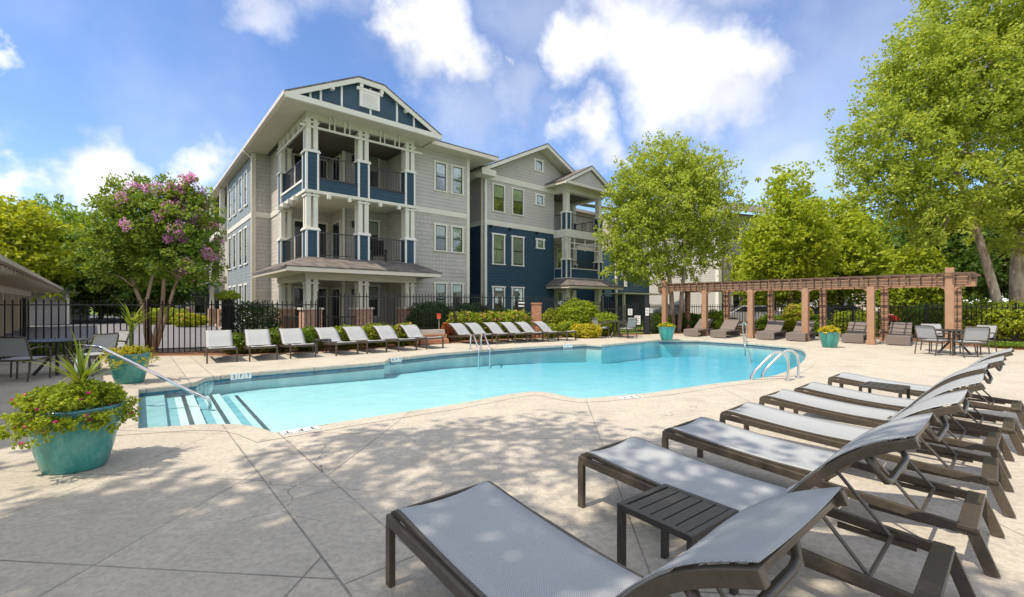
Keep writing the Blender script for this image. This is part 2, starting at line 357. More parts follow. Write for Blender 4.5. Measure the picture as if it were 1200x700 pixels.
def m_glaze():
    t = NT('turquoise_glaze'); v = t.coord('Object', (1, 1, .35)); n = t.noise(v, 5, 8, .75); n2 = t.noise(t.coord('Object', (3, 3, .6)), 12, 4)
    g = t.node('ShaderNodeTexCoord').outputs['Object']; sep = t.node('ShaderNodeSeparateXYZ'); t.link(g, sep.inputs[0])
    c = t.ramp(n, [(.3, (.010, .10, .085)), (.5, (.035, .25, .22)), (.72, (.14, .40, .34))])
    rimf = t.math('MULTIPLY', t.ramp(t.math('ADD', sep.outputs[2], t.math('MULTIPLY', n2, .16)), [(.50, (0,)*3), (.62, (1,)*3)]), .75)
    c = t.mix(rimf, c, (.05, .17, .24)); t.base(c); t.set(Roughness=.22, Coat_Weight=.4, Coat_Roughness=.08); t.bump(n2, .12, .004); return t.m

def m_ground(name, a, b, scale=3, bump=.4):
    t = NT(name); v = t.coord('Object'); n = t.noise(v, scale, 8, .65); n2 = t.noise(v, scale*14, 4, .7)
    t.base(t.mix(.5, t.ramp(n, [(.3, a), (.7, b)]), t.ramp(n2, [(.35, a), (.65, b)]))); t.bump(n2, bump, .02); t.set(Roughness=.95, Specular_IOR_Level=.2); return t.m

def m_roof():
    t = NT('roof_shingles'); g = t.node('ShaderNodeTexCoord').outputs['Object']; sep = t.node('ShaderNodeSeparateXYZ'); t.link(g, sep.inputs[0])
    z = t.math('DIVIDE', sep.outputs[2], .065); row = t.math('FLOOR', z); al = t.math('DIVIDE', t.math('ADD', sep.outputs[0], sep.outputs[1]), .22)
    wn = t.node('ShaderNodeTexWhiteNoise', noise_dimensions='2D'); cb = t.node('ShaderNodeCombineXYZ'); t.link(row, cb.inputs[0]); t.link(t.math('FLOOR', t.math('ADD', al, t.math('MULTIPLY', row, .47))), cb.inputs[1]); t.link(cb.outputs[0], wn.inputs['Vector'])
    c = t.ramp(wn.outputs[0], [(0, (.10, .092, .088)), (1, (.21, .185, .17))]); c = t.mix(t.math('MULTIPLY', t.math('LESS_THAN', t.math('FRACT', z), .18), .6), c, (.04, .04, .04))
    t.base(c); t.bump(t.noise(g, 90, 3), .4, .004); t.set(Roughness=.9); return t.m

M = dict(
    deck=m_deck(), coping=simple('coping_concrete', (.56, .50, .42), .8, .1, 5, bump=.3), plaster=m_plaster(), tile=simple('blue_waterline_tile', (.02, .13, .24), .15, .45, 9),
    water=m_water(), nosing=simple('dark_step_tile', (.10, .10, .11), .3, .3, 40), aqua=simple('aqua_step_finish', (.30, .55, .62), .6, .1, 6),
    navy=m_siding('navy_lap_siding', (.028, .068, .105), .17), taupe=m_siding('taupe_lap_siding', (.50, .48, .45), .17), shake=m_siding('taupe_shake_siding', (.50, .475, .435), .19, True),
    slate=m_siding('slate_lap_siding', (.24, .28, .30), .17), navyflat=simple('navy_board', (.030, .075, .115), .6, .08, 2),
    trim=simple('cream_trim', (.70, .68, .60), .5, .05, 2), white=simple('white_trim', (.78, .77, .73), .5, .04, 2), soffit=simple('soffit_board', (.55, .53, .43), .7, .05, 2),
    gutter=simple('cream_gutter', (.68, .62, .52), .35, .05, 2), roof=m_roof(), dark=simple('black_iron', (.012, .012, .014), .35, .3, 8), rail=simple('bronze_rail', (.035, .03, .028), .4, .2, 8),
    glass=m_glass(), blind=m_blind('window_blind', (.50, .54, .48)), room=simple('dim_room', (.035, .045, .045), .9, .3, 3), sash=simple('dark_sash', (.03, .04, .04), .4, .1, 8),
    ceil=simple('shade_dark_ceiling', (.10, .085, .07), .7, .15, 3), stone=m_brick('tan_stone_pier', (.42, .22, .15), (.52, .34, .25), (.45, .42, .37), bw=.26, bh=.09), brick=m_brick('red_brick', (.36, .14, .07), (.45, .20, .10), (.40, .33, .27)),  # ceil: dark brown stands in for the deep shade over the balconies
    bronze=simple('bronze_frame', (.095, .078, .060), .38, .18, 30, metal=.35), bronze2=simple('espresso_slats', (.055, .05, .046), .42, .2, 30, metal=.2),
    sling=m_sling(), steel=simple('polished_steel', (.72, .72, .74), .12, .05, 4, metal=1), glaze=m_glaze(), soil=m_ground('potting_soil', (.03, .02, .012), (.07, .05, .03), 20),
    wood=simple('pergola_wood', (.35, .205, .13), .65, .12, 4, bump=.15), wooddark=simple('dark_rafter_wood', (.13, .08, .055), .7, .25, 6, bump=.2), wicker=simple('taupe_wicker', (.18, .15, .14), .8, .35, 60, bump=.8),
    char=simple('back_shadow_charcoal', (.06, .06, .065), .9, .2, 9), asphalt=m_ground('asphalt', (.15, .15, .17), (.22, .22, .24), 2), curb=simple('kerb_concrete', (.5, .47, .43), .85, .1, 4, bump=.3),
    mulch=m_ground('pine_mulch', (.16, .07, .04), (.36, .19, .11), 5, .9), lawn=m_ground('lawn', (.06, .11, .02), (.15, .22, .04), 4, .8), timber=simple('landscape_timber', (.34, .20, .12), .85, .3, 8, bump=.5),
    cabana=simple('cabana_paint', (.66, .59, .47), .6, .07, 3), garage=m_siding('grey_garage_siding', (.38, .37, .38), .15), sign=simple('white_sign', (.8, .8, .8), .4, .03, 3), black=simple('black_lettering', (.01, .01, .01), .5, .1, 3),
    carpaint=simple('silver_car_paint', (.45, .47, .50), .25, .04, 1, metal=.5), carwhite=simple('white_car_paint', (.75, .75, .76), .25, .03, 1), carred=simple('red_car_paint', (.45, .03, .02), .25, .03, 1), carglass=simple('dark_car_glass', (.02, .025, .03), .06, .1, 1), tyre=simple('tyre_rubber', (.015, .015, .015), .8, .2, 9),
    barkB=m_bark('birch_bark', (.20, .15, .11), (.55, .46, .37), 4), barkM=m_bark('myrtle_bark', (.30, .20, .13), (.50, .38, .27), 3), barkD=m_bark('dark_bark', (.06, .045, .03), (.16, .12, .09), 6),
    lf_birch=m_leaf('birch_leaves', [(.11, .18, .022), (.31, .40, .045), (.55, .61, .12)], .5), lf_myrtle=m_leaf('myrtle_leaves', [(.06, .12, .016), (.14, .25, .03), (.32, .40, .05)], .42),
    lf_lime=m_leaf('lime_leaves', [(.12, .19, .015), (.29, .37, .02), (.52, .53, .03)], .48), lf_dark=m_leaf('dark_leaves', [(.03, .07, .01), (.07, .14, .018), (.15, .23, .03)], .36), lf_mid=m_leaf('mid_leaves', [(.06, .13, .015), (.15, .26, .025), (.28, .40, .045)], .45),
    lf_cyp=m_leaf('feathery_leaves', [(.14, .22, .015), (.32, .42, .03), (.54, .60, .06)], .52), lf_hedge=m_leaf('hedge_leaves', [(.08, .14, .012), (.24, .33, .02), (.45, .50, .03)], .38), lf_box=m_leaf('boxwood_leaves', [(.018, .05, .014), (.035, .09, .02), (.08, .15, .03)], .25),
    lf_gold=m_leaf('golden_leaves', [(.20, .22, .012), (.42, .40, .02), (.60, .50, .03)], .35), lf_red=m_leaf('red_leaves', [(.16, .03, .015), (.40, .08, .03), (.45, .25, .06)], .3), fl_pink=m_leaf('pink_blossom', [(.50, .16, .50), (.74, .32, .68), (.88, .52, .80)], .35), fl_mag=m_leaf('magenta_blossom', [(.45, .02, .14), (.65, .05, .25), (.75, .2, .4)], .3),
    fl_yel=m_leaf('yellow_blossom', [(.6, .45, .01), (.8, .62, .02), (.85, .7, .05)], .3), fl_peach=m_leaf('peach_blossom', [(.6, .25, .12), (.75, .4, .2), (.8, .5, .3)], .3), lf_spike=m_leaf('spiky_leaves', [(.05, .12, .012), (.14, .24, .02), (.40, .40, .06)], .3), stem=simple('plant_stem', (.10, .13, .04), .8, .2, 9))

# ------------------------------------------------------------------ setting: ground, deck, pool
pool_px = [(163,502),(200,499.5),(240,497),(275,497),(292,498.5),(308,502),(322,507),(380,497.5),(440,488),(529,474.5),(596,462),(622,459),(636,459.3),(650,461.5),(669,465.5),(681,467),(700,466),(765,460),(830,450.5),(882,444.5),(908,440),(922,435),(934,429),(942,422),(945,415),(940,409.5),(925,405.8),(875,401.5),(819,398.3),(773,398.2),(740,401),(705,404.2),(687,403),(658,404.3),(620,406.2),(575,409.3),(520,413.5),(471,418.8),(458,420),(451,423.8),(400,428),(350,432),(300,436),(251,441),(241,443),(231,447.5),(208,451.5),(163,456)]
pool = [Vector((G(*p).x, G(*p).y)) for p in pool_px]
def area(P): return sum(P[i].x*P[(i+1)%len(P)].y-P[(i+1)%len(P)].x*P[i].y for i in range(len(P)))/2
if area(pool) < 0: pool = pool[::-1]
def offset(P, d):
    n = len(P); o = []
    for i in range(n):
        a, b, c = P[i-1], P[i], P[(i+1)%n]; e1 = (b-a).normalized(); e2 = (c-b).normalized()
        n1 = Vector((e1.y, -e1.x)); n2 = Vector((e2.y, -e2.x)); m = (n1+n2); l = m.length
        m = m/l if l > .1 else n1; o.append(b+m*d/max(.55, m.dot(n1)))
    return o
def sheet(name, outer, hole, z, mat, kind='structure', th=0):
    polys = [[Vector((p[0], p[1], 0)) for p in outer]]
    if hole: polys.append([Vector((p[0], p[1], 0)) for p in hole][::-1])
    tris = tessellate_polygon(polys); vs = [(p.x, p.y, z) for q in polys for p in q]
    fs = []
    for t in tris:
        a, b, c = (Vector(vs[i]) for i in t)
        fs.append(tuple(t) if (b-a).cross(c-a).z > 0 else tuple(t)[::-1])
    mb = MB(); mb.add(vs, fs); return mb.build(name, mat, kind=kind)
sheet('ground', [(-400,-200),(400,-200),(400,500),(-400,500)], offset(pool, .5), -.03, M['lawn'])
deck_outer = [(-14,-6),(14,-6),(24,8),(20.5,14.2),(16.6,14.6),(16.2,19.4),(11.5,22.8),(7.5,22.7),(6.9,22.3),(3.2,20.4),(0.2,19.4),(-2.2,17.3),(-5.2,14.55),(-8.2,13.1),(-9.6,13.05),(-11.1,12.9),(-12.6,11.4),(-17,9)]
cop = offset(pool, .30)
sheet('pool_deck', deck_outer, cop, 0, M['deck'])
# coping ring with rounded nose
mb = MB(); inner = offset(pool, .0); n = len(pool); nose = [(.30, .004), (.05, .008), (.01, .002), (0, -.02), (.0, -.075), (.02, -.09)]
rings = [[(p.x, p.y, z) for p in offset(pool, d)] for d, z in nose]
vs = [q for r in rings for q in r]; fs = []
for i in range(len(nose)-1):
    for k in range(n): fs.append((i*n+k, i*n+(k+1)%n, (i+1)*n+(k+1)%n, (i+1)*n+k))
mb.add(vs, fs); mb.build('pool_coping', M['deck'], kind='structure')
def wallring(P, z0, z1, name, mat):
    n = len(P); mb = MB(); mb.add([(p.x, p.y, z0) for p in P]+[(p.x, p.y, z1) for p in P], [(i, n+i, n+(i+1)%n, (i+1)%n) for i in range(n)]); return mb.build(name, mat, kind='structure')
WZ = -.105
wallring(offset(pool, .02), -.20, -.085, 'waterline_tile', M['tile'])
wallring(offset(pool, .035), -2.2, -.19, 'pool_wall', M['plaster'])
# floor: slopes down to the right
th = R(40.5); U = Vector((math.cos(th), math.sin(th))); V = Vector((-U.y, U.x))
mb = MB(); q = []
P0 = Vector((-5.0, 6.2))
ss = [-1, 2.0, 2.4, 7, 14, 30]; zz = [-.40, -.40, -.41, -.50, -.74, -.76]
for s_, z_ in zip(ss, zz):
    for t_ in (-8, 14): p = P0+U*s_+V*t_; q.append((p.x, p.y, z_))
mb.add(q, [(2*i, 2*i+2, 2*i+3, 2*i+1) for i in range(len(ss)-1)]); mb.build('pool_floor', M['plaster'], kind='structure')
# steps (run along V at the shallow end)
E0 = Vector((-4.52, 5.38)); dv = (Vector((-6.55, 7.9))-E0).normalized(); du = Vector((dv.y, -dv.x))
def stepbox(u0, u1, z1, mat, name, z0=-1.3):
    c = [E0+du*u0-dv*1.2, E0+du*u1-dv*1.2, E0+du*u1+dv*3.6, E0+du*u0+dv*3.6]
    MB().prism([(p.x, p.y) for p in c], z0, z1).build(name, mat, kind='structure')
tr_ = [(-.1, .30, -.15), (.30, .74, -.22), (.74, 1.18, -.29), (1.18, 1.62, -.36)]
for i, (a, b, z) in enumerate(tr_):
    stepbox(a, b, z, M['aqua'] if i == 0 else M['plaster'], 'pool_step')
    if i: stepbox(a+.25, a+.31, z+.004, M['nosing'], 'step_nosing', z-.02); stepbox(a+.002, a+.15, z+.003, M['aqua'], 'step_band', z-.02)
# water body (closed)
mb = MB(); wp = offset(pool, .018); tp = [[Vector((p.x, p.y, 0)) for p in wp]]; tris = tessellate_polygon(tp); n = len(wp)
vs = [(p.x, p.y, WZ) for p in wp]+[(p.x, p.y, -1.9) for p in wp]
fs = [tuple(t) if (Vector(vs[t[1]])-Vector(vs[t[0]])).cross(Vector(vs[t[2]])-Vector(vs[t[0]])).z > 0 else tuple(t)[::-1] for t in tris]
fs += [tuple(i+n for i in f)[::-1] for f in fs]+[(i, n+i, n+(i+1)%n, (i+1)%n) for i in range(n)]
mb.add(vs, fs); mb.build('water', M['water'], kind='structure')

# roads and beds
sheet('car_park_road', [(-60,10),(-13.2,10.5),(-11.3,13.9),(-9.8,14.9),(-10.2,16.4),(-13.5,21.5),(-22,33),(-32,52),(-75,70)], None, -.022, M['asphalt'])
sheet('road_surface', [(19,26.5),(60,14),(120,40),(60,90),(16,60),(13,33)], None, -.022, M['asphalt'])
sheet('mulch_bed', [(-2.2,17.3),(.2,19.4),(3.2,20.4),(6.9,22.3),(6.9,23.4),(3,23.2),(-.5,21.8),(-6,16.6),(-8.6,15.2),(-11.3,13.95),(-12.6,12),(-11.1,12.9),(-9.6,13.05),(-8.2,13.1),(-5.2,14.55)], None, -.014, M['mulch'])
sheet('planting_bed', [(7.5,22.7),(11.5,22.8),(16.2,19.4),(16.6,14.6),(20.5,14.2),(30,13),(30,20),(22,25),(14,31),(7.5,27)], None, -.014, M['mulch'])
def kerb(pts, name='kerb', w_=.16, h=.12):
    mb = MB()
    for a, b in zip(pts, pts[1:]): mb.bar((a[0], a[1], h/2-.03), (b[0], b[1], h/2-.03), w_, h+.02)
    return mb.build(name, M['curb'], kind='structure')
kerb([(-13.4,10.6),(-11.45,13.9),(-9.95,14.95),(-10.3,16.4),(-13.6,21.5),(-22,33)])

# ------------------------------------------------------------------ foliage tools
def leaf_quads(C, Nrm, size, aspect=.6, droop=None):
    """C (n,3) centres, returns verts, faces of leaf shaped quads folded on their own"""
    n = len(C); a = rng.normal(size=(n, 3)); nn = Nrm/np.linalg.norm(Nrm, axis=1, keepdims=True)
    x = np.cross(nn, a); x /= np.linalg.norm(x, axis=1, keepdims=True)
    if droop is not None:
        x = x+np.array([0, 0, -droop]); x /= np.linalg.norm(x, axis=1, keepdims=True)
    y = np.cross(nn, x); y /= np.linalg.norm(y, axis=1, keepdims=True)+1e-9
    s = (size*rng.uniform(.65, 1.35, n))[:, None]
    v = np.stack([C-x*s, C+y*s*aspect, C+x*s, C-y*s*aspect], 1).reshape(-1, 3)
    f = np.arange(4*n).reshape(-1, 4); return v, f
def clump_leaves(cen, rad, per, size, flat=.7, up=.5, droop=None, aspect=.6):
    n = len(cen); d = rng.normal(size=(n*per, 3)); d /= np.linalg.norm(d, axis=1, keepdims=True)
    r = rng.uniform(.25, 1, n*per)**.6; off = d*r[:, None]*np.repeat(rad, per)[:, None]; off[:, 2] *= flat
    if droop: off[:, 2] -= np.abs(rng.normal(size=n*per))*np.repeat(rad, per)*droop
    C = np.repeat(cen, per, 0)+off; Nn = rng.normal(size=(n*per, 3)); Nn += d*.5; Nn[:, 2] += up
    return leaf_quads(C, Nn, size, aspect, droop)
def tree(name, label, loc, lobes, n_clump, per, leaf, clump_r, lmat, bmat, trunks, limb=.05, group=None, cat='tree', droop=None, flat=.7, up=.5, shell=.35, flowers=None, aspect=.6, limbs=26, seed=1):
    global rng
    rng = np.random.default_rng(seed); random.seed(seed)
    t = thing(name, label, cat, loc, 0, group)
    lob = np.array(lobes, float); vol = lob[:, 3]*lob[:, 4]*lob[:, 5]; pr = vol**.8/np.sum(vol**.8)
    idx = rng.choice(len(lob), n_clump, p=pr); d = rng.normal(size=(n_clump, 3)); d /= np.linalg.norm(d, axis=1, keepdims=True)
    ph = rng.uniform(0, 6.28, 6); lump = .14*np.sin(5*d[:, 0]+ph[0]+3*d[:, 2])+.12*np.sin(7*d[:, 1]+ph[1]+4*d[:, 0])+.10*np.sin(11*d[:, 2]+ph[2]+5*d[:, 0])
    r = ((shell+(1-shell)*rng.uniform(0, 1, n_clump))**.55)*(1+lump)*rng.uniform(.82, 1.1, n_clump); tw = rng.uniform(0, 1, n_clump) < .10; r = np.where(tw, r*rng.uniform(1.05, 1.24, n_clump), r)
    cen = lob[idx, :3]+d*r[:, None]*lob[idx, 3:6]
    v, f = clump_leaves(cen, clump_r*rng.uniform(.6, 1.4, n_clump), per, leaf, flat, up, droop, aspect)
    npmesh('crown', v, f, lmat, t)
    mb = MB(); tops = []
    for tr in trunks:
        pts = [Vector(p[:3]) for p in tr]; mb.tube(pts, [p[3] for p in tr], 9); tops += [(pts[k], tr[k][3]) for k in range(max(1, len(pts)//2), len(pts))]
    lb = mb
    for k in range(limbs):
        c = Vector(cen[rng.integers(n_clump)]); st, sr = min(tops, key=lambda q: (q[0]-c).length+max(0, q[0].z-c.z)*1.5); m = st.lerp(c, .5)+Vector((rng.normal()*.2, rng.normal()*.2, .25*(c-st).length*.5))
        r0 = min(sr*.6, limb*(1+.2*rng.normal())); p1 = st.lerp(m, .5)+Vector((0, 0, .1)); lb.tube([st, p1, m, m.lerp(c, .6), c], [r0, r0*.8, r0*.55, r0*.35, r0*.15], 5, cap=False)
    lb.build('trunk', bmat, t, smooth=True)
    if flowers:
        nf, fm, fr, fs, zlo = flowers; zs = cen[:, 2]; dist = np.linalg.norm((cen-cen.mean(0)), axis=1)+zs*.35+cen[:, 0]*.35-cen[:, 1]*.2; order = np.argsort(-dist)[:n_clump//3]; pick = rng.choice(order, nf)
        fc = cen[pick]+rng.normal(size=(nf, 3))*.08; v, f = clump_leaves(fc, fr*rng.uniform(.5, 1.2, nf), 120, fs, 1.2, .2); npmesh('blossom', v, f, fm, t)
    return t
def shrub(name, label, loc, sx, sy, sz, mat, leaf=.035, dens=900, group=None, boxy=.0, rz=0, z0=0, tips=None, cat='shrub', seed=3, core=True, core_mat=None):
    global rng
    rng = np.random.default_rng(seed); t = thing(name, label, cat, loc, rz, group)
    n = int(dens*(sx*sy+sx*sz+sy*sz)); d = rng.normal(size=(n, 3)); d /= np.linalg.norm(d, axis=1, keepdims=True)
    if boxy > 0:
        m = np.max(np.abs(d), axis=1, keepdims=True); d = d*((1-boxy)+boxy/m)
    lump = 1+.10*np.sin(d[:, 0]*7+d[:, 1]*5+seed)+.08*np.sin(d[:, 1]*11+d[:, 2]*9)+rng.normal(size=n)*.05
    r = (.55+.45*rng.uniform(0, 1, n)**.45)*lump; C = d*r[:, None]*np.array([sx/2, sy/2, sz/2]); C[:, 2] += sz/2; C[:, 2] = np.maximum(C[:, 2], .01)
    Nn = rng.normal(size=(n, 3))*.8+d; v, f = leaf_quads(C, Nn, leaf); npmesh('foliage', v, f, mat, t)
    mb = MB()
    for k in range(5):
        a = rng.uniform(0, 6.28); rr = rng.uniform(.1, .5); mb.tube([(math.cos(a)*rr*sx*.2, math.sin(a)*rr*sy*.2, 0), (math.cos(a)*rr*sx*.5, math.sin(a)*rr*sy*.5, sz*.7)], [.02, .008], 5)
    mb.build('stem', M['barkD'], t)
    if tips:
        k = max(6, int(n*.014)); hi = np.where(C[:, 2] > sz*.55)[0]; pk = rng.choice(hi, k); v, f = clump_leaves(C[pk], np.full(k, leaf*1.6), 6, leaf*.8); npmesh('blossom', v, f, tips, t)
    return t

# ------------------------------------------------------------------ apartment building
TH = R(40.5); C0 = (-7.864, 17.0, 0)
bld = thing('apartment_building', 'three storey navy and taupe apartment block with cream trimmed gables and stacked corner balconies', 'building', C0, TH)
def P(a, b, z=0): return Vector((C0[0]+a*math.cos(TH)-b*math.sin(TH), C0[1]+a*math.sin(TH)+b*math.cos(TH), z))
def pt(mb, name, mat, par=bld, **k): return mb.build(name, mat, par, **k)
def wall(a0, b0, a1, b1, z0, z1, mat, th=.14, name='wall', par=bld):
    """wall face from (a0,b0) to (a1,b1); outside is on the left-hand normal side given by order; thickness goes inward (right side)"""
    d = Vector((a1-a0, b1-b0)); l = d.length; d /= l; nrm = Vector((d.y, -d.x))     # outward normal for order left->right on the front
    i0 = Vector((a0, b0))-nrm*th; i1 = Vector((a1, b1))-nrm*th
    return MB().prism([(a0, b0), (a1, b1), tuple(i1), tuple(i0)], z0, z1).build(name, mat, par)
def beltf(a0, a1, b, z0, z1, mat='trim', pr=.035, par=bld, name='trim_board'):   # front-facing board
    return MB().box(a0, a1, b-pr, b+.02, z0, z1).build(name, M[mat], par)
def beltl(b0, b1, a, z0, z1, mat='trim', pr=.035, par=bld, name='trim_board'):   # left-facing board
    return MB().box(a-pr, a+.02, b0, b1, z0, z1).build(name, M[mat], par)
def window(face, c, s0, s1, z0, z1, trim='trim', blind=.5, t=.10, par=bld, sill=True, header=True):
    """face 'f': plane b=c, spans a s0..s1 (outside = -b); face 'l': plane a=c, spans b s0..s1 (outside = -a). s0..s1,z0..z1 include the trim"""
    def bx(mb, p0, p1, q0, q1, d0, d1):
        if face == 'f': mb.box(p0, p1, c-d1, c-d0, q0, q1)
        else: mb.box(c-d1, c-d0, p0, p1, q0, q1)
    fr = MB(); bx(fr, s0, s0+t, z0, z1, 0, .045); bx(fr, s1-t, s1, z0, z1, 0, .045)
    bx(fr, s0-(.05 if header else 0), s1+(.05 if header else 0), z1, z1+t*.9, 0, .055); bx(fr, s0-(.04 if sill else 0), s1+(.04 if sill else 0), z0-t*.6, z0, 0, .06)
    wdw = fr.build('window', M[trim], par)
    i0, i1, m = s0+t, s1-t, (z0+z1)/2
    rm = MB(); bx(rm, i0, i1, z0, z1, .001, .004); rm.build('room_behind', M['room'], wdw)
    if blind > 0:
        bl = MB(); bx(bl, i0+.02, i1-.02, z1-(z1-z0)*blind, z1-.02, .006, .009); bl.build('blind', M['blind'], wdw)
    gl = MB(); bx(gl, i0, i1, z0, z1, .014, .018); gl.build('pane', M['glass'], wdw)
    sh = MB(); bx(sh, i0, i0+.035, z0, z1, .02, .03); bx(sh, i1-.035, i1, z0, z1, .02, .03); bx(sh, i0, i1, z0, z0+.035, .02, .03); bx(sh, i0, i1, z1-.035, z1, .02, .03)
    if z1-z0 > 1: bx(sh, i0, i1, m-.025, m+.025, .02, .034)
    sh.build('sash', M['sash'], wdw); return wdw
ZT = 8.9
# -- corner tower: floors
fl = MB(); fl.box(0.21, 4.40, .21, 4.29, 5.93, 6.37); pt(fl, 'balcony_floor', M['soffit'])
fl = MB(); fl.box(0.26, 4.36, .25, 4.29, 3.05, 3.33); pt(fl, 'balcony_floor', M['soffit'])
fl = MB(); fl.box(-.2, 4.8, -.25, 4.29, 0, .22); pt(fl, 'porch_floor', M['curb'])
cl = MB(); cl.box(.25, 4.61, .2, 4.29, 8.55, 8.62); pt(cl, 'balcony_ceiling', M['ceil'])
# inner walls of the balcony
for z0, z1, mt_ in ((.2, 3.05, 'taupe'), (3.33, 6.10, 'taupe'), (6.38, 8.6, 'taupe')):
    wall(2.35, 2.6, 4.62, 2.6, z0, z1, M['shake'] if z0 > 3 else M['taupe']); wall(2.35, 4.3, 2.35, 2.6, z0, z1, M[mt_]); wall(.2, 4.3, 2.35, 4.3, z0, z1, M[mt_])
    MB().box(2.29, 2.42, 2.54, 2.6, z0, z1-.01).build('trim_board', M['trim'], bld)
    wall(4.62, .6, 4.62, 2.6, z0, z1, M[mt_])
    # patio door on the left-facing wall and window in the back wall
    window('f', 2.6, 3.35, 4.1, z0+.75, z0+2.15, blind=.45)
    d = MB(); d.box(2.30, 2.35, 2.9, 3.9, z0+.02, z0+2.1); dr = d.build('door', M['trim'], bld); MB().box(2.285, 2.30, 3.0, 3.8, z0+.15, z0+2.0).build('pane', M['carglass'], dr)
    d = MB(); d.box(.6, 2.2, 4.25, 4.3, z0+.02, z0+2.15); dr = d.build('door', M['trim'], bld); MB().box(.7, 1.38, 4.235, 4.25, z0+.1, z0+2.05).box(1.44, 2.1, 4.235, 4.25, z0+.1, z0+2.05).build('pane', M['carglass'], dr)
# wall lights and ceiling fan-like lamp discs
for z0 in (.2, 3.33, 6.38):
    q = MB(); q.box(2.75, 2.90, 2.45, 2.58, z0+1.75, z0+2.0).box(2.72, 2.93, 2.42, 2.6, z0+2.0, z0+2.03); pt(q, 'wall_lamp', M['dark'])
# pedestals, posts
def pedestal(a0, b0, wa, wb, z0, z1):
    q = MB(); q.box(a0, a0+wa, b0, b0+wb, z0, z1); pd = pt(q, 'pedestal', M['navy'])
    t = .075; c = MB()
    for aa in (a0-.012, a0+wa-t+.012):
        for bb in (b0-.012, b0+wb-t+.012): c.box(aa, aa+t, bb, bb+t, z0, z1)
    c.build('corner_board', M['white'], pd)
    MB().box(a0-.06, a0+wa+.06, b0-.06, b0+wb+.06, z1, z1+.05).box(a0-.03, a0+wa+.03, b0-.03, b0+wb+.03, z1+.05, z1+.11).build('cap', M['white'], pd)
def posts(a0, b0, wa, wb, z0, z1):
    q = MB(); s = .17; x1, y1 = a0+wa, b0+wb
    for aa in (a0+.02, x1-s-.02): 
        for bb in (b0+.02, y1-s-.02): q.box(aa, aa+s, bb, bb+s, z0, z1)
    q.box(a0-.02, x1+.02, b0-.02, y1+.02, z1-.16, z1-.10)
    pt(q, 'post', M['trim'])
spots = [(0, 0), (2.03, 0), (4.15, 0), (0, 3.78)]
for (a0, b0) in spots:
    pedestal(a0, b0, .47, .47, 5.92, 7.36); posts(a0, b0, .47, .47, 7.47, 8.66)
    pedestal(a0, b0, .47, .47, 3.20, 4.36); posts(a0, b0, .47, .47, 4.47, 5.84)
    q = MB(); q.box(a0-.10, a0+.57, b0-.10, b0+.57, 0, 1.30); pr_ = pt(q, 'stone_pier', M['stone']); MB().box(a0-.16, a0+.63, b0-.16, b0+.63, 1.30, 1.38).build('cap', M['trim'], pr_); posts(a0, b0, .47, .47, 1.38, 2.46)
# third floor navy band, drip line and brackets, front and left
for (x0, x1) in ((.47, 2.03), (2.50, 4.15)):
    pt(MB().box(x0, x1, .06, .22, 5.92, 6.40), 'siding_band', M['navy']); pt(MB().box(x0, x1, .03, .24, 6.40, 6.44), 'sill', M['rail'])
pt(MB().box(.06, .22, .47, 3.78, 5.92, 6.34), 'siding_band', M['navy']); pt(MB().box(.02, .25, .47, 3.78, 6.34, 6.42), 'sill', M['white'])
pt(MB().box(-.06, 4.70, -.06, .28, 5.80, 5.915), 'trim_board', M['trim']); pt(MB().box(-.06, .28, .285, 4.34, 5.80, 5.915), 'trim_board', M['trim'])
for a in (.75, 1.55, 2.85, 3.7): pt(MB().box(a, a+.12, -.22, -.06, 5.62, 5.80), 'bracket', M['trim'])
for b in (.9, 1.7, 2.5, 3.3): pt(MB().box(-.22, -.06, b, b+.12, 5.62, 5.80), 'bracket', M['trim'])
pt(MB().box(-.02, 4.64, -.02, .24, 5.50, 5.795), 'beam', M['soffit']) if False else None
# top band: rails with little uprights
pt(MB().box(-.22, 4.95, -.035, .02, 8.30, 8.38), 'fretwork_rail', M['trim']); pt(MB().box(-.04, .015, -.035, 4.4, 8.305, 8.375), 'fretwork_rail', M['trim'])
for a in (.85, 1.05, 1.45, 1.65, 2.95, 3.15, 3.62, 3.82): pt(MB().box(a, a+.045, -.03, .015, 8.38, 8.89), 'fretwork_upright', M['trim'])
for b in (.8, 1.0, 1.6, 1.8, 2.4, 2.6, 3.1, 3.3): pt(MB().box(-.03, .015, b, b+.045, 8.38, 8.89), 'fretwork_upright', M['trim'])
pt(MB().box(.02, 4.6, .02, .40, 8.66, 8.92), 'beam', M['soffit']); pt(MB().box(.02, .40, .40, 4.3, 8.66, 8.92), 'beam', M['soffit'])
pt(MB().box(4.22, 4.6, .40, 2.6, 8.66, 8.92), 'beam', M['soffit'])
# railings
def railing(p0, p1, z0, z1, name='railing', par=bld, sp=.115):
    d = Vector(p1)-Vector(p0); l = d.length; mb = MB(); mb.bar((*p0, z1), (*p1, z1), .045, .04); mb.bar((*p0, z0+.04), (*p1, z0+.04), .035, .03); k = max(2, int(l/sp))
    for i in range(1, k):
        q = Vector(p0)+d*i/k; mb.box(q.x-.009, q.x+.009, q.y-.009, q.y+.009, z0+.04, z1)
    return mb.build(name, M['rail'], par)
for (z0, z1) in ((6.44, 7.32), (3.40, 4.33)):
    railing((.47, .16), (2.03, .16), z0, z1); railing((2.50, .16), (4.15, .16), z0, z1); railing((.16, .47), (.16, 3.78), z0, z1)
    pt(MB().box(.135, .185, 2.1, 2.15, z0, z1+.02), 'railing_post', M['white'])
railing((.5, .1), (2.0, .1), .2, 1.0); railing((.1, .5), (.1, 3.8), .2, 1.0)
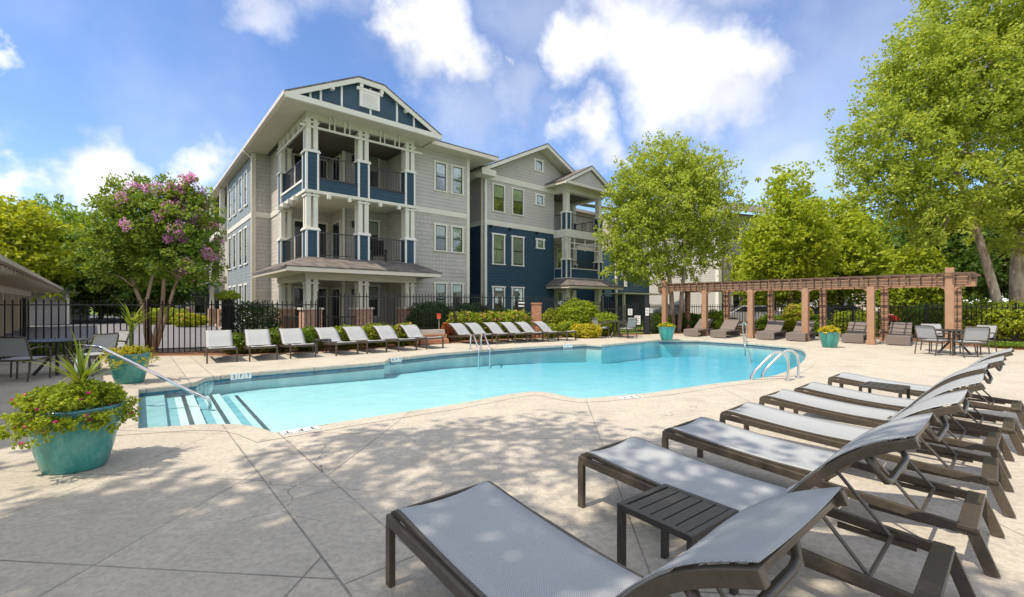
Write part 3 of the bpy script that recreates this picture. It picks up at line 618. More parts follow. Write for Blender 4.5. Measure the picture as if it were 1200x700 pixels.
# porch roof over the ground floor
def hiproof(a0, a1, b0, b1, ia0, ia1, ib0, ib1, ze, zt, name='porch_roof', par=bld, th=.05):
    mb = MB(); o = [(a0, b1), (a0, b0), (a1, b0), (a1, b1)]; i = [(ia0, ib1), (ia0, ib0), (ia1, ib0), (ia1, ib1)]
    vs = [(x, y, ze) for x, y in o]+[(x, y, zt) for x, y in i]+[(x, y, ze-th) for x, y in o]+[(x, y, zt-th) for x, y in i]
    fs = []
    for k in range(3): fs += [(k, k+1, k+5, k+4), (k+8, k+12, k+13, k+9), (k, k+8, k+9, k+1)]
    mb.add(vs, fs); return mb.build(name, M['roof'], par)
pr_ = hiproof(-.98, 5.40, -1.02, 4.75, .04, 4.58, .04, 4.75, 2.90, 3.36)
q = MB(); q.box(-.92, 5.34, -1.0, -.90, 2.70, 2.85); q.box(-.92, -.82, -.90, 4.7, 2.70, 2.85); q.box(5.24, 5.34, -.90, .58, 2.70, 2.85); q.build('gutter', M['gutter'], pr_)
q = MB(); q.box(-.82, 5.24, -.90, -.02, 2.715, 2.74); q.box(-.82, -.02, -.02, 4.65, 2.715, 2.74); q.build('soffit', M['soffit'], pr_)
pt(MB().box(-.03, 4.66, -.03, .46, 2.46, 2.80), 'beam', M['soffit']); pt(MB().box(-.03, .46, .46, 4.3, 2.46, 2.80), 'beam', M['soffit']); pt(MB().box(.46, 4.6, .46, 4.28, 2.72, 2.78), 'porch_ceiling', M['soffit'])
# -- left side
wall(.2, 6.65, .2, 4.3, 0, 5.78, M['shake']); wall(.2, 6.65, .2, 4.3, 6.03, ZT, M['shake']); beltl(4.3, 6.65, .2, 5.78, 6.03)
wall(-.57, 6.65, .33, 6.65, 0, 5.78, M['shake']); wall(-.57, 6.65, .33, 6.65, 6.03, ZT, M['shake']); beltf(-.57, .33, 6.65, 5.78, 6.03)
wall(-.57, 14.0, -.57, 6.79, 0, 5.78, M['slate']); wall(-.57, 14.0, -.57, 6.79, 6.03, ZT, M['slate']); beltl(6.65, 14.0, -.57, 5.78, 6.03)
pt(MB().box(-.61, -.45, 6.60, 6.80, 0, ZT-.02), 'corner_board', M['trim']); pt(MB().box(-.61, -.50, 13.9, 14.03, 0, ZT-.02), 'corner_board', M['trim'])
for (b0, b1) in ((7.85, 8.65), (9.25, 10.1), (11.1, 11.95), (12.6, 13.5)):
    window('l', -.57, b0, b1, 6.62, 8.25, 'white', blind=.8); window('l', -.57, b0, b1, 3.62, 5.42, 'white', blind=.8); window('l', -.57, b0, b1, .7, 2.5, 'white', blind=.8)
wall(.4, 24, .4, 14, 0, ZT, M['shake']); wall(-.57, 14.0, .4, 14.0, 0, ZT, M['shake'], th=-.12)
q = hiproof(-1.5, 1.2, 14.6, 21, -.5, 1.0, 15.2, 20.6, 2.85, 3.3)
for b in (15.3, 20.0):
    q = MB(); q.box(-.9, -.45, b, b+.45, 0, 1.2); pt(q, 'stone_pier', M['stone']); q = MB(); q.box(-.8, -.55, b+.1, b+.35, 1.2, 2.8); q.box(-.8, -.55, b+.1, b+.35, 3.2, 8.8); pt(q, 'post', M['trim'])
railing((-.7, 15.6), (-.7, 20.0), 3.3, 4.3); railing((-.7, 15.6), (-.7, 20.0), 6.4, 7.3); pt(MB().box(-.75, .4, 15.3, 20.5, 6.1, 6.36), 'balcony_floor', M['trim'])
# -- recessed wall right of the tower
def gwall(z0, z1, m): return wall(4.62, .6, 7.95, .6, z0, z1, M[m])
gwall(0, 5.83, 'shake'); gwall(6.08, ZT, 'taupe'); beltf(4.64, 7.90, .6, 5.83, 6.08)
pt(MB().box(7.82, 7.99, .555, .74, 0, ZT-.02), 'corner_board', M['trim']); wall(7.95, .74, 7.95, 5.0, 0, ZT, M['taupe'])
for (s0, s1) in ((5.93, 6.68), (6.88, 7.64)):
    window('f', .6, s0, s1, 7.02, 8.32, blind=.35); window('f', .6, s0, s1, 4.12, 5.32, blind=.4); window('f', .6, s0, s1, 1.0, 2.50, blind=.4)
wall(7.95, 5.0, 9.76, 5.0, 0, ZT, M['navy'])
# -- middle gabled block
A0, A1, BB = 9.76, 15.2, 1.6
wall(A0, BB, A1, BB, 0, 5.92, M['navy']); wall(A0, BB, A1, BB, 6.20, 8.45, M['taupe']); beltf(A0-.03, A1, BB, 5.92, 6.20); beltf(A0, A1, BB, 8.45, 8.78, pr=.05)
wall(A0, 5.0, A0, BB+.14, 0, 5.92, M['navy']); wall(A0, 5.0, A0, BB+.14, 6.20, ZT, M['taupe']); beltl(BB, 5.0, A0, 5.92, 6.20)
pt(MB().box(A0-.04, A0+.10, BB-.045, BB+.10, 0, 8.45), 'corner_board', M['white'])
pt(MB().box(A0-.13, A0-.05, BB+.15, BB+.24, 0, 8.6), 'downpipe', M['gutter'])
q = MB(); g0, g1, gm, zt = 9.16, 18.52, 13.84, 10.86
q.add([(g0+.5, BB, 8.78), (g1-.5, BB, 8.78), (gm, BB, zt), (g0+.5, BB+.1, 8.78), (g1-.5, BB+.1, 8.78), (gm, BB+.1, zt)], [(0,1,2), (5,4,3), (0,2,5,3), (1,4,5,2)]); pt(q, 'gable_wall', M['taupe'])
for (s0, s1) in ((10.24, 11.16), (11.66, 12.62)):
    window('f', BB, s0, s1, 6.77, 8.22, 'trim', blind=.45); window('f', BB, s0, s1, 3.80, 5.42, 'white', blind=.95); window('f', BB, s0, s1, .62, 2.45, 'white', blind=.4)
for (s0, s1, z0, z1) in ((13.62, 14.32, 4.98, 5.42), (13.55, 14.30, 7.62, 8.15)): window('f', BB, s0, s1, z0, z1, 'white', blind=.9, t=.13)
window('f', BB, 13.46, 14.22, 9.70, 10.25, 'white', blind=1, t=.13)
q = MB()
for a in (10.05, 11.45, 13.55): q.box(a, a+.12, BB-.16, BB-.04, 5.78, 5.90)
pt(q, 'eave_light', M['dark'])
def gable(a0, a1, bf, bb, ze, zp, ov=.0, name='gable_roof', th=.10, par=bld):
    """front gable roof: eaves a0,a1, front edge bf, back bb"""
    am = (a0+a1)/2; mb = MB(); t = .06
    for (x0, x1) in ((a0, am), (a1, am)):
        mb.add([(x0, bf, ze), (x1, bf, zp), (x1, bb, zp), (x0, bb, ze), (x0, bf, ze+t), (x1, bf, zp+t), (x1, bb, zp+t), (x0, bb, ze+t)], [(0,1,2,3), (7,6,5,4), (0,4,5,1), (3,2,6,7), (0,3,7,4)])
    r = mb.build(name, M['roof'], par)
    s = MB()
    for (x0, x1) in ((a0+.02, am), (a1-.02, am)):   # rake boards and soffit
        s.add([(x0, bf+.01, ze-.20), (x1, bf+.01, zp-.20), (x1, bf+.01, zp-.003), (x0, bf+.01, ze-.003), (x0, bf+.06, ze-.20), (x1, bf+.06, zp-.20), (x1, bf+.06, zp-.003), (x0, bf+.06, ze-.003)], [(0,1,2,3), (7,6,5,4), (0,4,5,1), (1,5,6,2), (2,6,7,3), (3,7,4,0)])
    s.build('rake_board', M['trim'], r)
    s = MB()
    for (x0, x1) in ((a0+.03, am), (a1-.03, am)):
        s.add([(x0, bf+.06, ze-.16), (x1, bf+.06, zp-.16), (x1, bb, zp-.16), (x0, bb, ze-.16), (x0, bf+.06, ze-.13), (x1, bf+.06, zp-.13), (x1, bb, zp-.13), (x0, bb, ze-.13)], [(0,1,2,3), (7,6,5,4), (0,4,5,1), (2,6,7,3), (3,7,4,0)])
    s.build('soffit', M['soffit'], r); return r
gr = gable(8.96, 18.72, .8, 9, 8.70, 11.08)
q = MB(); q.box(8.98, 9.95, .83, 1.55, 8.42, 8.66); q.box(8.96, 9.9, .80, .86, 8.40, 8.72); q.build('cornice_return', M['trim'], gr)
q = MB(); q.box(8.98, 9.08, .9, 5, 8.55, 8.68); q.build('gutter', M['gutter'], gr)
pt(MB().box(9.08, 9.75, 1.56, 5, 8.58, 8.62), 'soffit', M['soffit'])
# -- right balcony bay
a0, a1, bf, bk = 15.2, 18.75, .55, 3.3
for z0, z1, nm in ((5.66, 6.14, 'balcony_floor'), (2.95, 3.16, 'balcony_floor')): pt(MB().box(a0-.05, a1+.05, bf-.05, bk, z0, z1), nm, M['trim'])
pt(MB().box(a0-.1, a1+.1, bf-.1, bk, 0, .16), 'porch_floor', M['curb'])
wall(a0+.0, bk, 17.9, bk, 0, 8.6, M['taupe']); wall(a1, bk, a1, 8, 0, 5.6, M['taupe']); wall(a0, bk, a0, 1.74, 0, 8.6, M['taupe'], th=-.1)
wall(17.9, bk+.0, a1, bk, 0, 5.66, M['taupe'])
for z0 in (.2, 3.2):
    for s0 in (15.75, 17.2): window('f', bk, s0, s0+.95, z0+.15, z0+2.1, 'white', blind=.3)
window('f', bk, 15.6, 16.5, 6.35, 8.1, 'white', blind=.2)
for (a, b) in ((a0, bf), (a1-.42, bf), (a1-.42, bk-.5)):
    pedestal(a, b, .42, .42, 6.14, 7.15); pt(MB().box(a+.06, a+.36, b+.06, b+.36, 7.26, 8.45), 'post', M['trim'])
    pedestal(a, b, .42, .42, 3.16, 4.25); posts(a, b, .42, .42, 4.36, 5.66)
    pt(MB().box(a+.04, a+.38, b+.04, b+.38, .16, 2.5), 'post', M['trim'])
pt(MB().box(a0+.42, a1-.42, bf+.05, bf+.2, 3.16, 3.72), 'siding_band', M['navy']); pt(MB().box(a0+.42, a1-.42, bf+.02, bf+.23, 3.72, 3.77), 'sill', M['white'])
pt(MB().box(a0+.05, a0+.2, bf+.42, 1.58, 3.16, 3.72), 'siding_band', M['navy']); pt(MB().box(a0+.02, a0+.23, bf+.42, 1.58, 3.72, 3.77), 'sill', M['white'])
railing((a0+.42, bf+.1), (a1-.42, bf+.1), 6.16, 7.1); railing((a0+.1, bf+.42), (a0+.1, 1.58), 6.16, 7.1); railing((a0+.42, bf+.1), (a1-.42, bf+.1), 3.78, 4.2); railing((a1-.1, bf+.42), (a1-.1, bk-.5), 6.16, 7.1)
q = MB()
for a in (a0+.75, a0+1.75, a0+2.75): q.box(a, a+.07, bf+.02, bf+.08, 4.9 if a < a0+2 else 4.9, 5.66)
q.box(a0+.3, a1-.3, bf+.03, bf+.07, 5.3, 5.36); q.box(a0+.3, a1-.3, bf+.03, bf+.07, 4.95, 5.0); pt(q, 'fretwork_rail', M['trim'])
pt(MB().box(a0-.03, a1+.03, bf-.03, bf+.35, 8.45, 8.80), 'beam', M['trim']); pt(MB().box(a0-.03, a0+.35, bf+.35, 1.6, 8.45, 8.80), 'beam', M['trim']); pt(MB().box(a1-.32, a1+.03, bf+.35, bk, 8.45, 8.80), 'beam', M['trim'])
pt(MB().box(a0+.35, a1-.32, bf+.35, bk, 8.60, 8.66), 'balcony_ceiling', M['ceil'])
g2 = gable(14.35, 19.25, -.15, 3.5, 8.86, 10.12)
q = MB(); q.box(14.40, 19.20, -.12, -.04, 8.72, 8.88); q.box(14.40, 14.48, -.04, 1.58, 8.72, 8.86); q.build('gutter', M['gutter'], g2)
pt(MB().box(14.48, 19.15, -.04, 1.58, 8.80, 8.83), 'soffit', M['soffit'])
q = MB(); q.add([(14.9, .0, 8.87), (18.7, .0, 8.87), (16.8, .0, 9.86), (14.9, .1, 8.87), (18.7, .1, 8.87), (16.8, .1, 9.86)], [(0,1,2), (5,4,3), (0,2,5,3), (1,4,5,2), (0,3,4,1)]); pt(q, 'gable_wall', M['taupe'])
pr_ = hiproof(14.40, 19.85, -.35, 1.6, 15.2, 18.8, bf-.03, 1.6, 2.66, 3.14); q = MB(); q.box(14.45, 19.8, -.33, -.25, 2.48, 2.62); q.box(14.45, 14.53, -.25, 1.55, 2.48, 2.62); q.box(19.7, 19.8, -.25, 1.6, 2.48, 2.62); q.build('gutter', M['gutter'], pr_)
pt(MB().box(a0, a1, bf, bf+.35, 2.50, 2.78), 'beam', M['trim'])
# -- far wing beyond the bay
wall(18.9, 4.6, 23.0, 4.6, 0, 5.7, M['navy']); wall(18.9, 4.6, 23.0, 4.6, 5.95, 8.6, M['taupe']); beltf(18.9, 23.0, 4.6, 5.7, 5.95)
wall(23.0, 4.6, 23.0, 2.6, 0, 5.7, M['navy']); wall(23.0, 4.6, 23.0, 2.6, 5.95, 8.6, M['taupe']); beltl(2.6, 4.6, 23.0, 5.7, 5.95)
wall(23.0, 2.6, 27.5, 2.6, 0, 2.9, M['navy']); wall(24.6, 2.6, 27.5, 2.6, 2.9, 5.7, M['navy']); wall(23.0, 2.6, 24.0, 2.6, 2.9, 5.7, M['navy']); wall(23.0, 2.6, 27.5, 2.6, 5.95, 8.6, M['taupe']); beltf(23.0, 27.5, 2.6, 5.7, 5.95)
pt(MB().box(22.96, 23.1, 2.55, 2.7, 0, 8.6), 'corner_board', M['white'])
for s0 in (23.6, 25.3): window('f', 2.6, s0, s0+.9, 6.7, 8.1, blind=.5); window('f', 2.6, s0, s0+.9, 3.8, 5.3, blind=.5)
q = MB(); q.box(21.2, 27.0, .6, 2.6, 2.25, 2.34); pt(q, 'canopy', M['gutter'])
q = MB(); q.box(21.4, 21.55, .75, .9, 0, 2.25).box(26.6, 26.75, .75, .9, 0, 2.25); pt(q, 'post', M['gutter'])
# -- roofs
# clipped front gable of the tower
Z1 = 8.93; rise = 10.33
r = MB(); e0, e1, p0_, p1_, bfr = -.98, 5.40, 1.66, 2.70, -1.02
def slab(mb, pts, t=.06):
    n = len(pts); mb.add([tuple(p) for p in pts]+[(p[0], p[1], p[2]+t) for p in pts], [tuple(range(n))[::-1], tuple(range(n, 2*n))]+[(i, (i+1)%n, n+(i+1)%n, n+i) for i in range(n)])
slab(r, [(e0, bfr, Z1+.03), (p0_, bfr, rise), (2.18, -.15, rise+.26), (2.18, 6, rise+.26), (e0, 6, Z1+.03)])
slab(r, [(e1, bfr, Z1+.03), (e1, 6, Z1+.03), (2.18, 6, rise+.26), (2.18, -.15, rise+.26), (p1_, bfr, rise)])
slab(r, [(p0_, bfr, rise), (p1_, bfr, rise), (2.18, -.15, rise+.26)])
tr = r.build('gable_roof', M['roof'], bld)
gw = MB(); gp = [(e0+.12, 8.98), (e1-.12, 8.98), (p1_-.02, rise-.12), (p0_+.02, rise-.12)]
gw.add([(x, -.80, z) for x, z in gp]+[(x, -.70, z) for x, z in gp], [(0,1,2,3), (7,6,5,4), (0,3,7,4), (1,5,6,2), (2,6,7,3), (0,4,5,1)]); pt(gw, 'gable_wall', M['navyflat'])
rb = MB()
for (xa, za, xb, zb) in ((e0+.01, Z1+.03, p0_, rise), (e1-.01, Z1+.03, p1_, rise), (p0_, rise, p1_, rise)):
    rb.add([(xa, bfr+.01, za-.19), (xb, bfr+.01, zb-.19), (xb, bfr+.01, zb-.003), (xa, bfr+.01, za-.003), (xa, bfr+.05, za-.19), (xb, bfr+.05, zb-.19), (xb, bfr+.05, zb-.003), (xa, bfr+.05, za-.003)], [(0,1,2,3), (7,6,5,4), (0,4,5,1), (2,6,7,3), (0,3,7,4), (1,5,6,2)])
    rb.add([(xa, bfr+.05, za-.05), (xb, bfr+.05, zb-.05), (xb, -.7, zb-.05), (xa, -.7, za-.05)], [(0,1,2,3)])
rb.build('rake_board', M['trim'], tr)
pt(MB().box(e0+.02, e1-.02, bfr+.0, bfr+.10, 8.80, 9.0), 'fascia', M['trim'])
q = MB()
for a in (-.12, .25+.0, 1.02, 2.16, 3.30, 4.08): q.box(a, a+.075, -.845, -.80, 8.98, 8.98+min(rise-.2-8.98, (a-e0)*.5, (e1-a-.08)*.5))
pt(q, 'batten', M['white'])
q = MB(); q.box(1.74, 2.56, -.90, -.80, 9.30, 9.92); vt = pt(q, 'gable_vent', M['white']); q = MB(); q.box(1.62, 2.68, -.93, -.80, 9.92, 10.02)
for k in range(7): q.box(1.86, 2.44, -.925, -.90, 9.38+k*.07, 9.415+k*.07)
q.build('louvre', M['white'], vt)
for a, z in ((.62, 9.58), (1.72, 10.0), (2.56, 10.0), (3.66, 9.58)): pt(MB().box(a, a+.13, -.98, -.80, z, z+.16), 'bracket', M['white'])
# flat soffits and gutters
pt(MB().box(e0+.10, e1-.02, bfr+.10, .02, 8.90, 8.93).box(e0+.10, .02, .02, 6.65, 8.90, 8.93).box(e0+.10, -.57, 6.65, 24, 8.90, 8.93).box(4.60, e1-.02, .02, .6, 8.90, 8.93), 'soffit', M['soffit'])
pt(MB().box(e0-.04, e0+.10, bfr+.02, 24, 8.87, 9.02), 'gutter', M['gutter'])
pt(MB().box(5.30, 9.10, -.22, .6, 8.84, 8.88), 'soffit', M['soffit']); pt(MB().box(5.30, 9.15, -.32, -.22, 8.80, 8.97), 'gutter', M['gutter'])
pt(MB().box(7.95, 9.15, .6, 5, 8.84, 8.88), 'soffit', M['soffit'])
r = MB(); slab(r, [(5.2, -.30, 8.98), (9.2, -.30, 8.98), (9.2, 8, 11.2), (5.2, 8, 11.2)]); pt(r, 'main_roof', M['roof'])
r = MB(); slab(r, [(e0, 5.5, 8.96), (6, 5.5, 10.9), (6, 24, 10.9), (e0, 24, 8.96)]); pt(r, 'main_roof', M['roof'])
r = MB(); slab(r, [(18.2, 4.2, 8.62), (23, 4.2, 8.62), (23, 10, 10.6), (18.2, 10, 10.6)]); slab(r, [(22.5, 2.1, 8.62), (28, 2.1, 8.62), (28, 10, 10.9), (22.5, 10, 10.9)]); pt(r, 'main_roof', M['roof'])
r = MB(); r.box(18.2, 23, 4.15, 4.25, 8.5, 8.66).box(22.5, 28, 2.05, 2.15, 8.5, 8.66).box(18.3, 23, 4.25, 4.6, 8.56, 8.6).box(22.6, 28, 2.15, 2.6, 8.56, 8.6); pt(r, 'gutter', M['gutter'])
q = MB(); q.tube([(-1.0, 6.35, 8.88), (-.98, 6.35, 8.78), (-.64, 6.5, 8.55), (-.64, 6.5, .1)], .045, 6); pt(q, 'downpipe', M['gutter'])

# distant apartment block behind the pergola
b2 = thing('apartment_building', 'grey apartment block with pale corner board glimpsed behind the pergola and trees', 'building', at(842, 36), R(20))
wallm = MB().box(0, 14, 0, .15, 0, 9); wallm.build('wall', M['garage'], b2); MB().box(0, .15, .15, 14, 0, 9).build('wall', M['taupe'], b2)
MB().box(-.06, .28, -.06, .28, 0, 9).build('corner_board', M['white'], b2)
for s0 in (1.4, 2.6, 5.5, 6.7, 10, 11.2):
    for z0 in (.8, 3.8, 6.8): window('f', 0, s0, s0+.85, z0, z0+1.5, 'trim', blind=.3, par=b2)
r = MB(); slab(r, [(-.8, -.8, 9), (15, -.8, 9), (13, 6, 11.5), (1, 6, 11.5)]); slab(r, [(-.8, -.8, 9), (1, 6, 11.5), (1, 10, 11.5), (-.8, 15, 9)]); r.build('roof', M['roof'], b2)
b3 = thing('apartment_building', 'pale cream apartment front seen through the pergola posts beyond the car park', 'building', at(985, 58), R(-8))
MB().box(-12, 12, 0, 8, 0, 9.5).build('wall', M['cabana'], b3)
for s0 in (-9, -6, -3, 0, 3, 6, 9):
    for z0 in (.9, 3.9, 6.9): window('f', 0, s0, s0+1.2, z0, z0+1.5, 'white', blind=.3, par=b3)
MB().box(-12.5, 12.5, -.6, 8.6, 9.5, 9.8).build('roof', M['roof'], b3)
b4 = thing('apartment_building', 'pale house with white corner post and porch across the lane behind the crape myrtle', 'building', at(206, 46), R(28))
MB().box(0, 10, 0, 8, 0, 8.5).build('wall', M['slate'], b4); MB().box(-.1, .5, -.1, .5, 0, 8.5).build('corner_board', M['white'], b4)
MB().box(1, 7, -2.4, 0, 2.6, 2.9).build('porch_roof', M['roof'], b4); MB().box(1.1, 1.6, -2.3, -1.8, 0, 2.6).box(6.3, 6.8, -2.3, -1.8, 0, 2.6).build('post', M['trim'], b4); MB().box(1, 1.7, -2.4, -1.7, 0, 1.1).box(6.2, 6.9, -2.4, -1.7, 0, 1.1).build('stone_pier', M['stone'], b4)
for s0 in (1.5, 3.5, 6): window('f', 0, s0, s0+1.1, 3.7, 5.3, 'white', blind=.5, par=b4); window('f', 0, s0, s0+1.1, .6, 2.3, 'white', blind=.5, par=b4)
MB().box(-.7, 10.7, -.7, 8.7, 8.5, 8.75).build('roof', M['roof'], b4)
sheet('front_lawn', [(-27,37),(-20,33),(-15.5,36),(-21,48)], None, -.012, M['lawn'])

# cabana and garages at the left
cb = thing('pool_pavilion', 'cream pavilion with deep rafter eaves and dark screened openings at the left edge', 'building', (-12.4, 10.8, 0), R(43.2))
mb = MB(); slab(mb, [(0, -9, 2.62), (0, 28.5, 2.62), (-3.0, 28.5, 3.7), (-3.0, -9, 3.7)], .07); slab(mb, [(-6, -9, 2.62), (-3, -9, 3.7), (-3, 28.5, 3.7), (-6, 28.5, 2.62)], .07); rf = mb.build('roof', M['roof'], cb)
mb = MB(); mb.box(-.02, .10, -9, 28.5, 2.52, 2.64); mb.build('gutter', M['gutter'], rf)
mb = MB()
for k in range(47): b = -8.8+k*.8; mb.box(-1.5, -.03, b, b+.07, 2.36, 2.50)
mb.build('rafter', M['cabana'], rf)
mb = MB(); slab(mb, [(-.03, -9, 2.505), (-.03, 28.4, 2.505), (-2.3, 28.4, 2.505), (-2.3, -9, 2.505)], .02); mb.build('roof_lining', M['timber'], rf)
MB().box(-1.75, -1.45, -9, 28.2, 2.05, 2.50).build('beam', M['cabana'], cb)
for k in range(13): b = -8.5+k*3.0; MB().box(-1.72, -1.48, b, b+.28, 0, 2.05).build('post', M['cabana'], cb)
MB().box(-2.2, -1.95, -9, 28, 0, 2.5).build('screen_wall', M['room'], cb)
mb = MB()
for k in range(26): b = -8.5+k*1.4; mb.box(-1.95, -1.90, b, b+.45, 0, 2.05)
mb.build('shutter', M['cabana'], cb)
for k, (px, Y, lab) in enumerate(((80, 34, 'grey garage block with white corner post beyond the pavilion'), (104, 44, 'low grey garage at the far end of the lane beside the first garage'))):
    g = thing('garage_block', lab, 'garage', at(px, Y), R(43)); MB().box(-6, 0, 0, 7, 0, 2.35).build('wall', M['garage'], g)
    MB().box(-.12, .06, -.06, .14, 0, 2.35).build('corner_post', M['white'], g)
    mb = MB(); slab(mb, [(.6, -.6, 2.35), (.6, 7.6, 2.35), (-3, 5, 3.5), (-3, 2, 3.5)]); slab(mb, [(.6, -.6, 2.35), (-3, 2, 3.5), (-6.6, -.6, 2.35)]); slab(mb, [(-6.6, -.6, 2.35), (-3, 2, 3.5), (-3, 5, 3.5), (-6.6, 7.6, 2.35)]); mb.build('roof', M['roof'], g)
    mb = MB(); mb.box(0, .03, .8, 3.2, 0, 2.05).box(0, .03, 3.8, 6.2, 0, 2.05); mb.build('garage_door', M['cabana'], g)

# ------------------------------------------------------------------ fences
def fence(label, pts, z0, z1, posts_every=2.4, sp=.135, spear=.13, low=False, group='black picket fences round the pool', zb=None):
    f = thing('iron_fence', label, 'fence', (pts[0][0], pts[0][1], 0), 0, group); o = Vector((pts[0][0], pts[0][1])); pk = MB(); rl = MB(); n_post = 0
    zs = zb or [z0]*len(pts)
    for i in range(len(pts)-1):
        a = Vector(pts[i])-o; b = Vector(pts[i+1])-o; l = (b-a).length; k = max(1, int(l/sp)); za, zc = zs[i], zs[i+1]; hh = z1-z0
        for j in range(k):
            q = a+(b-a)*(j+.5)/k; zz_ = za+(zc-za)*(j+.5)/k; w_ = .011
            pk.box(q.x-w_, q.x+w_, q.y-w_, q.y+w_, zz_+.05, zz_+hh-.035)
            t = zz_+hh-.035; pk.add([(q.x-w_*1.3, q.y-w_*1.3, t), (q.x+w_*1.3, q.y-w_*1.3, t), (q.x+w_*1.3, q.y+w_*1.3, t), (q.x-w_*1.3, q.y+w_*1.3, t), (q.x, q.y, t+.06)], [(0,1,4), (1,2,4), (2,3,4), (3,0,4)])
        for zr in (hh-spear, .16): rl.bar((a.x, a.y, za+zr), (b.x, b.y, zc+zr), .03, .035)
        m = max(1, round(l/posts_every))
        for j in range(m+(1 if i == len(pts)-2 else 0)):
            q = a+(b-a)*j/m; zz_ = za+(zc-za)*j/m; MB().box(q.x-.024, q.x+.024, q.y-.024, q.y+.024, zz_-.03, zz_+hh+.02).box(q.x-.032, q.x+.032, q.y-.032, q.y+.032, zz_+hh+.02, zz_+hh+.045).build('post', M['dark'], f)
    pk.build('pickets', M['dark'], f); rl.build('rail', M['dark'], f); return f
fence('black picket fence between the pool deck and the lane, behind the left planters', [(-15.5, 9.0), (-12.7, 11.6), (-10.9, 13.35), (-8.9, 14.05), (-6.5, 14.9)], 0, 1.62)
fence('black picket fence on raised ground in front of the apartment porches', [(-6.5, 14.95), (-2.4, 18.7), (.3, 21.1), (2.8, 22.3), (4.5, 22.65)], .40, 1.92, zb=[.38, .42, .42, .3, .1])
fence('black picket fence behind the pergola loungers', [(7.1, 23.0), (10.3, 26.9), (13.4, 23.3), (15.75, 20.6)], 0, 1.5)
fence('black picket fence in front of the bright hedge at right', [(15.75, 20.55), (19, 16.8), (23, 12.2), (26, 8)], 0, 1.52)
# gate
gt = thing('iron_gate', 'dark iron gate with arched top and scrolls carrying white notices', 'gate', (4.6, 22.65, 0), math.atan2(.35, 2.2)); mb = MB(); Lg = 2.15
for k in range(17):
    x = .06+k*.125; hh = 1.55+.42*math.exp(-((x-.2)/.5)**2)-.12*math.sin(x*2); mb.box(x-.012, x+.012, -.012, .012, .08, hh)
mb.box(0, Lg, -.02, .02, .1, .14).box(0, Lg, -.02, .02, 1.25, 1.29).box(0, Lg, -.02, .02, .8, .84); mb.build('bars', M['dark'], gt)
mb = MB()
for cx in (1.0, 1.3):
    for cz in (.62, 1.06): mb.tube([(cx+.13*math.cos(t/8*math.pi*2), 0, cz+.13*math.sin(t/8*math.pi*2)) for t in range(8)], .012, 5)
mb.build('scroll', M['dark'], gt)
MB().box(-.06, .06, -.06, .06, 0, 1.95).build('gate_post', M['dark'], gt)
def notice(px, y0_, y1_, px1, Y, label, lines=4):
    c = at((px+px1)/2, Y); wd = (px1-px)/F*Y; z1 = H+(Y0-y0_)/F*Y; z0 = H+(Y0-y1_)/F*Y
    s = thing('notice_sign', label, 'sign', (c.x, c.y, z0), 0, 'white notices on the pool gate'); MB().box(-wd/2, wd/2, 0, .02, 0, z1-z0).build('panel', M['sign'], s)
    mb = MB(); h = z1-z0
    for k in range(lines): z = h*(.86-k*.8/lines); mb.box(-wd*.36, wd*(.36 if k % 2 else .28), -.004, 0, z-h*.035, z+h*.02)
    mb.build('lettering', M['black'], s)
notice(736, 362, 369.5, 741, 22.6, 'small white notice high on the left leaf of the gate')
notice(743.5, 370, 380.5, 750.5, 22.7, 'largest white notice, low on the gate beside the thick post')
notice(756.5, 361, 370, 760.5, 22.6, 'narrow white notice just right of the thick gate post')
notice(761, 361, 367, 765, 22.8, 'small squarish white notice on the fence right of the gate post', 2)
gp = thing('gate_pillar', 'thick dark steel gate post beside the white notices', 'post', (6.85, 22.75, 0)); MB().box(-.11, .11, -.11, .11, 0, 1.85).box(-.13, .13, -.13, .13, 1.85, 1.90).build('post', M['dark'], gp)
# dark lantern pillar with vine behind first loungers
c = at(267.5, 14.3); lp = thing('entry_pillar', 'square black post topped by a leafy vine behind the first two loungers', 'post', c); MB().box(-.11, .11, -.11, .11, 0, 1.62).box(-.13, .13, -.13, .13, 1.62, 1.66).build('post', M['dark'], lp)
shrub('trailing_plant', 'small lime green vine spilling over the top of the black post', at(267.5, 14.3, 1.6), .75, .5, .35, M['lf_hedge'], .03, 1500, cat='plant', seed=61)
# brick pillar
c = at(628.5, 20.6); bp = thing('brick_pillar', 'freestanding orange brick pillar behind the loungers', 'pillar', c, R(0)); MB().box(-.22, .22, -.2, .2, 0, 1.52).build('shaft', M['brick'], bp); MB().box(-.25, .25, -.23, .23, 1.52, 1.58).build('cap', M['brick'], bp)
# information board on dark post with white lettering
c = at(611, 21.0); sb = thing('notice_board', 'small dark board with two white lines of lettering left of the brick pillar', 'sign', c); MB().box(-.03, .03, 0, .05, 0, 1.3).build('post', M['dark'], sb); MB().box(-.18, .18, -.02, .02, 1.3, 1.68).build('panel', M['dark'], sb); MB().box(-.14, .15, -.026, -.02, 1.55, 1.61).box(-.14, .13, -.026, -.02, 1.40, 1.46).build('lettering', M['sign'], sb)
bc = thing('balcony_chair', 'dark slatted chair on the second floor balcony of the corner tower', 'chair', P(3.35, 1.0, 3.34), TH+R(150)); q = MB(); q.box(-.3, .3, -.3, .25, .34, .38); q.build('seat', M['dark'], bc); q = MB(); q.bar((0, .25, .36), (0, .55, .95), .52, .03, (0,1,0)); q.build('backrest', M['dark'], bc)
for x in (-.3, .3):
    MB().bar((x, -.3, 0), (x, -.3, .56), .05, .05).build('leg', M['dark'], bc); MB().bar((x, .3, 0), (x, .3, .5), .05, .05).build('leg', M['dark'], bc); MB().box(x-.06, x+.06, -.35, .35, .56, .59).build('arm', M['dark'], bc)
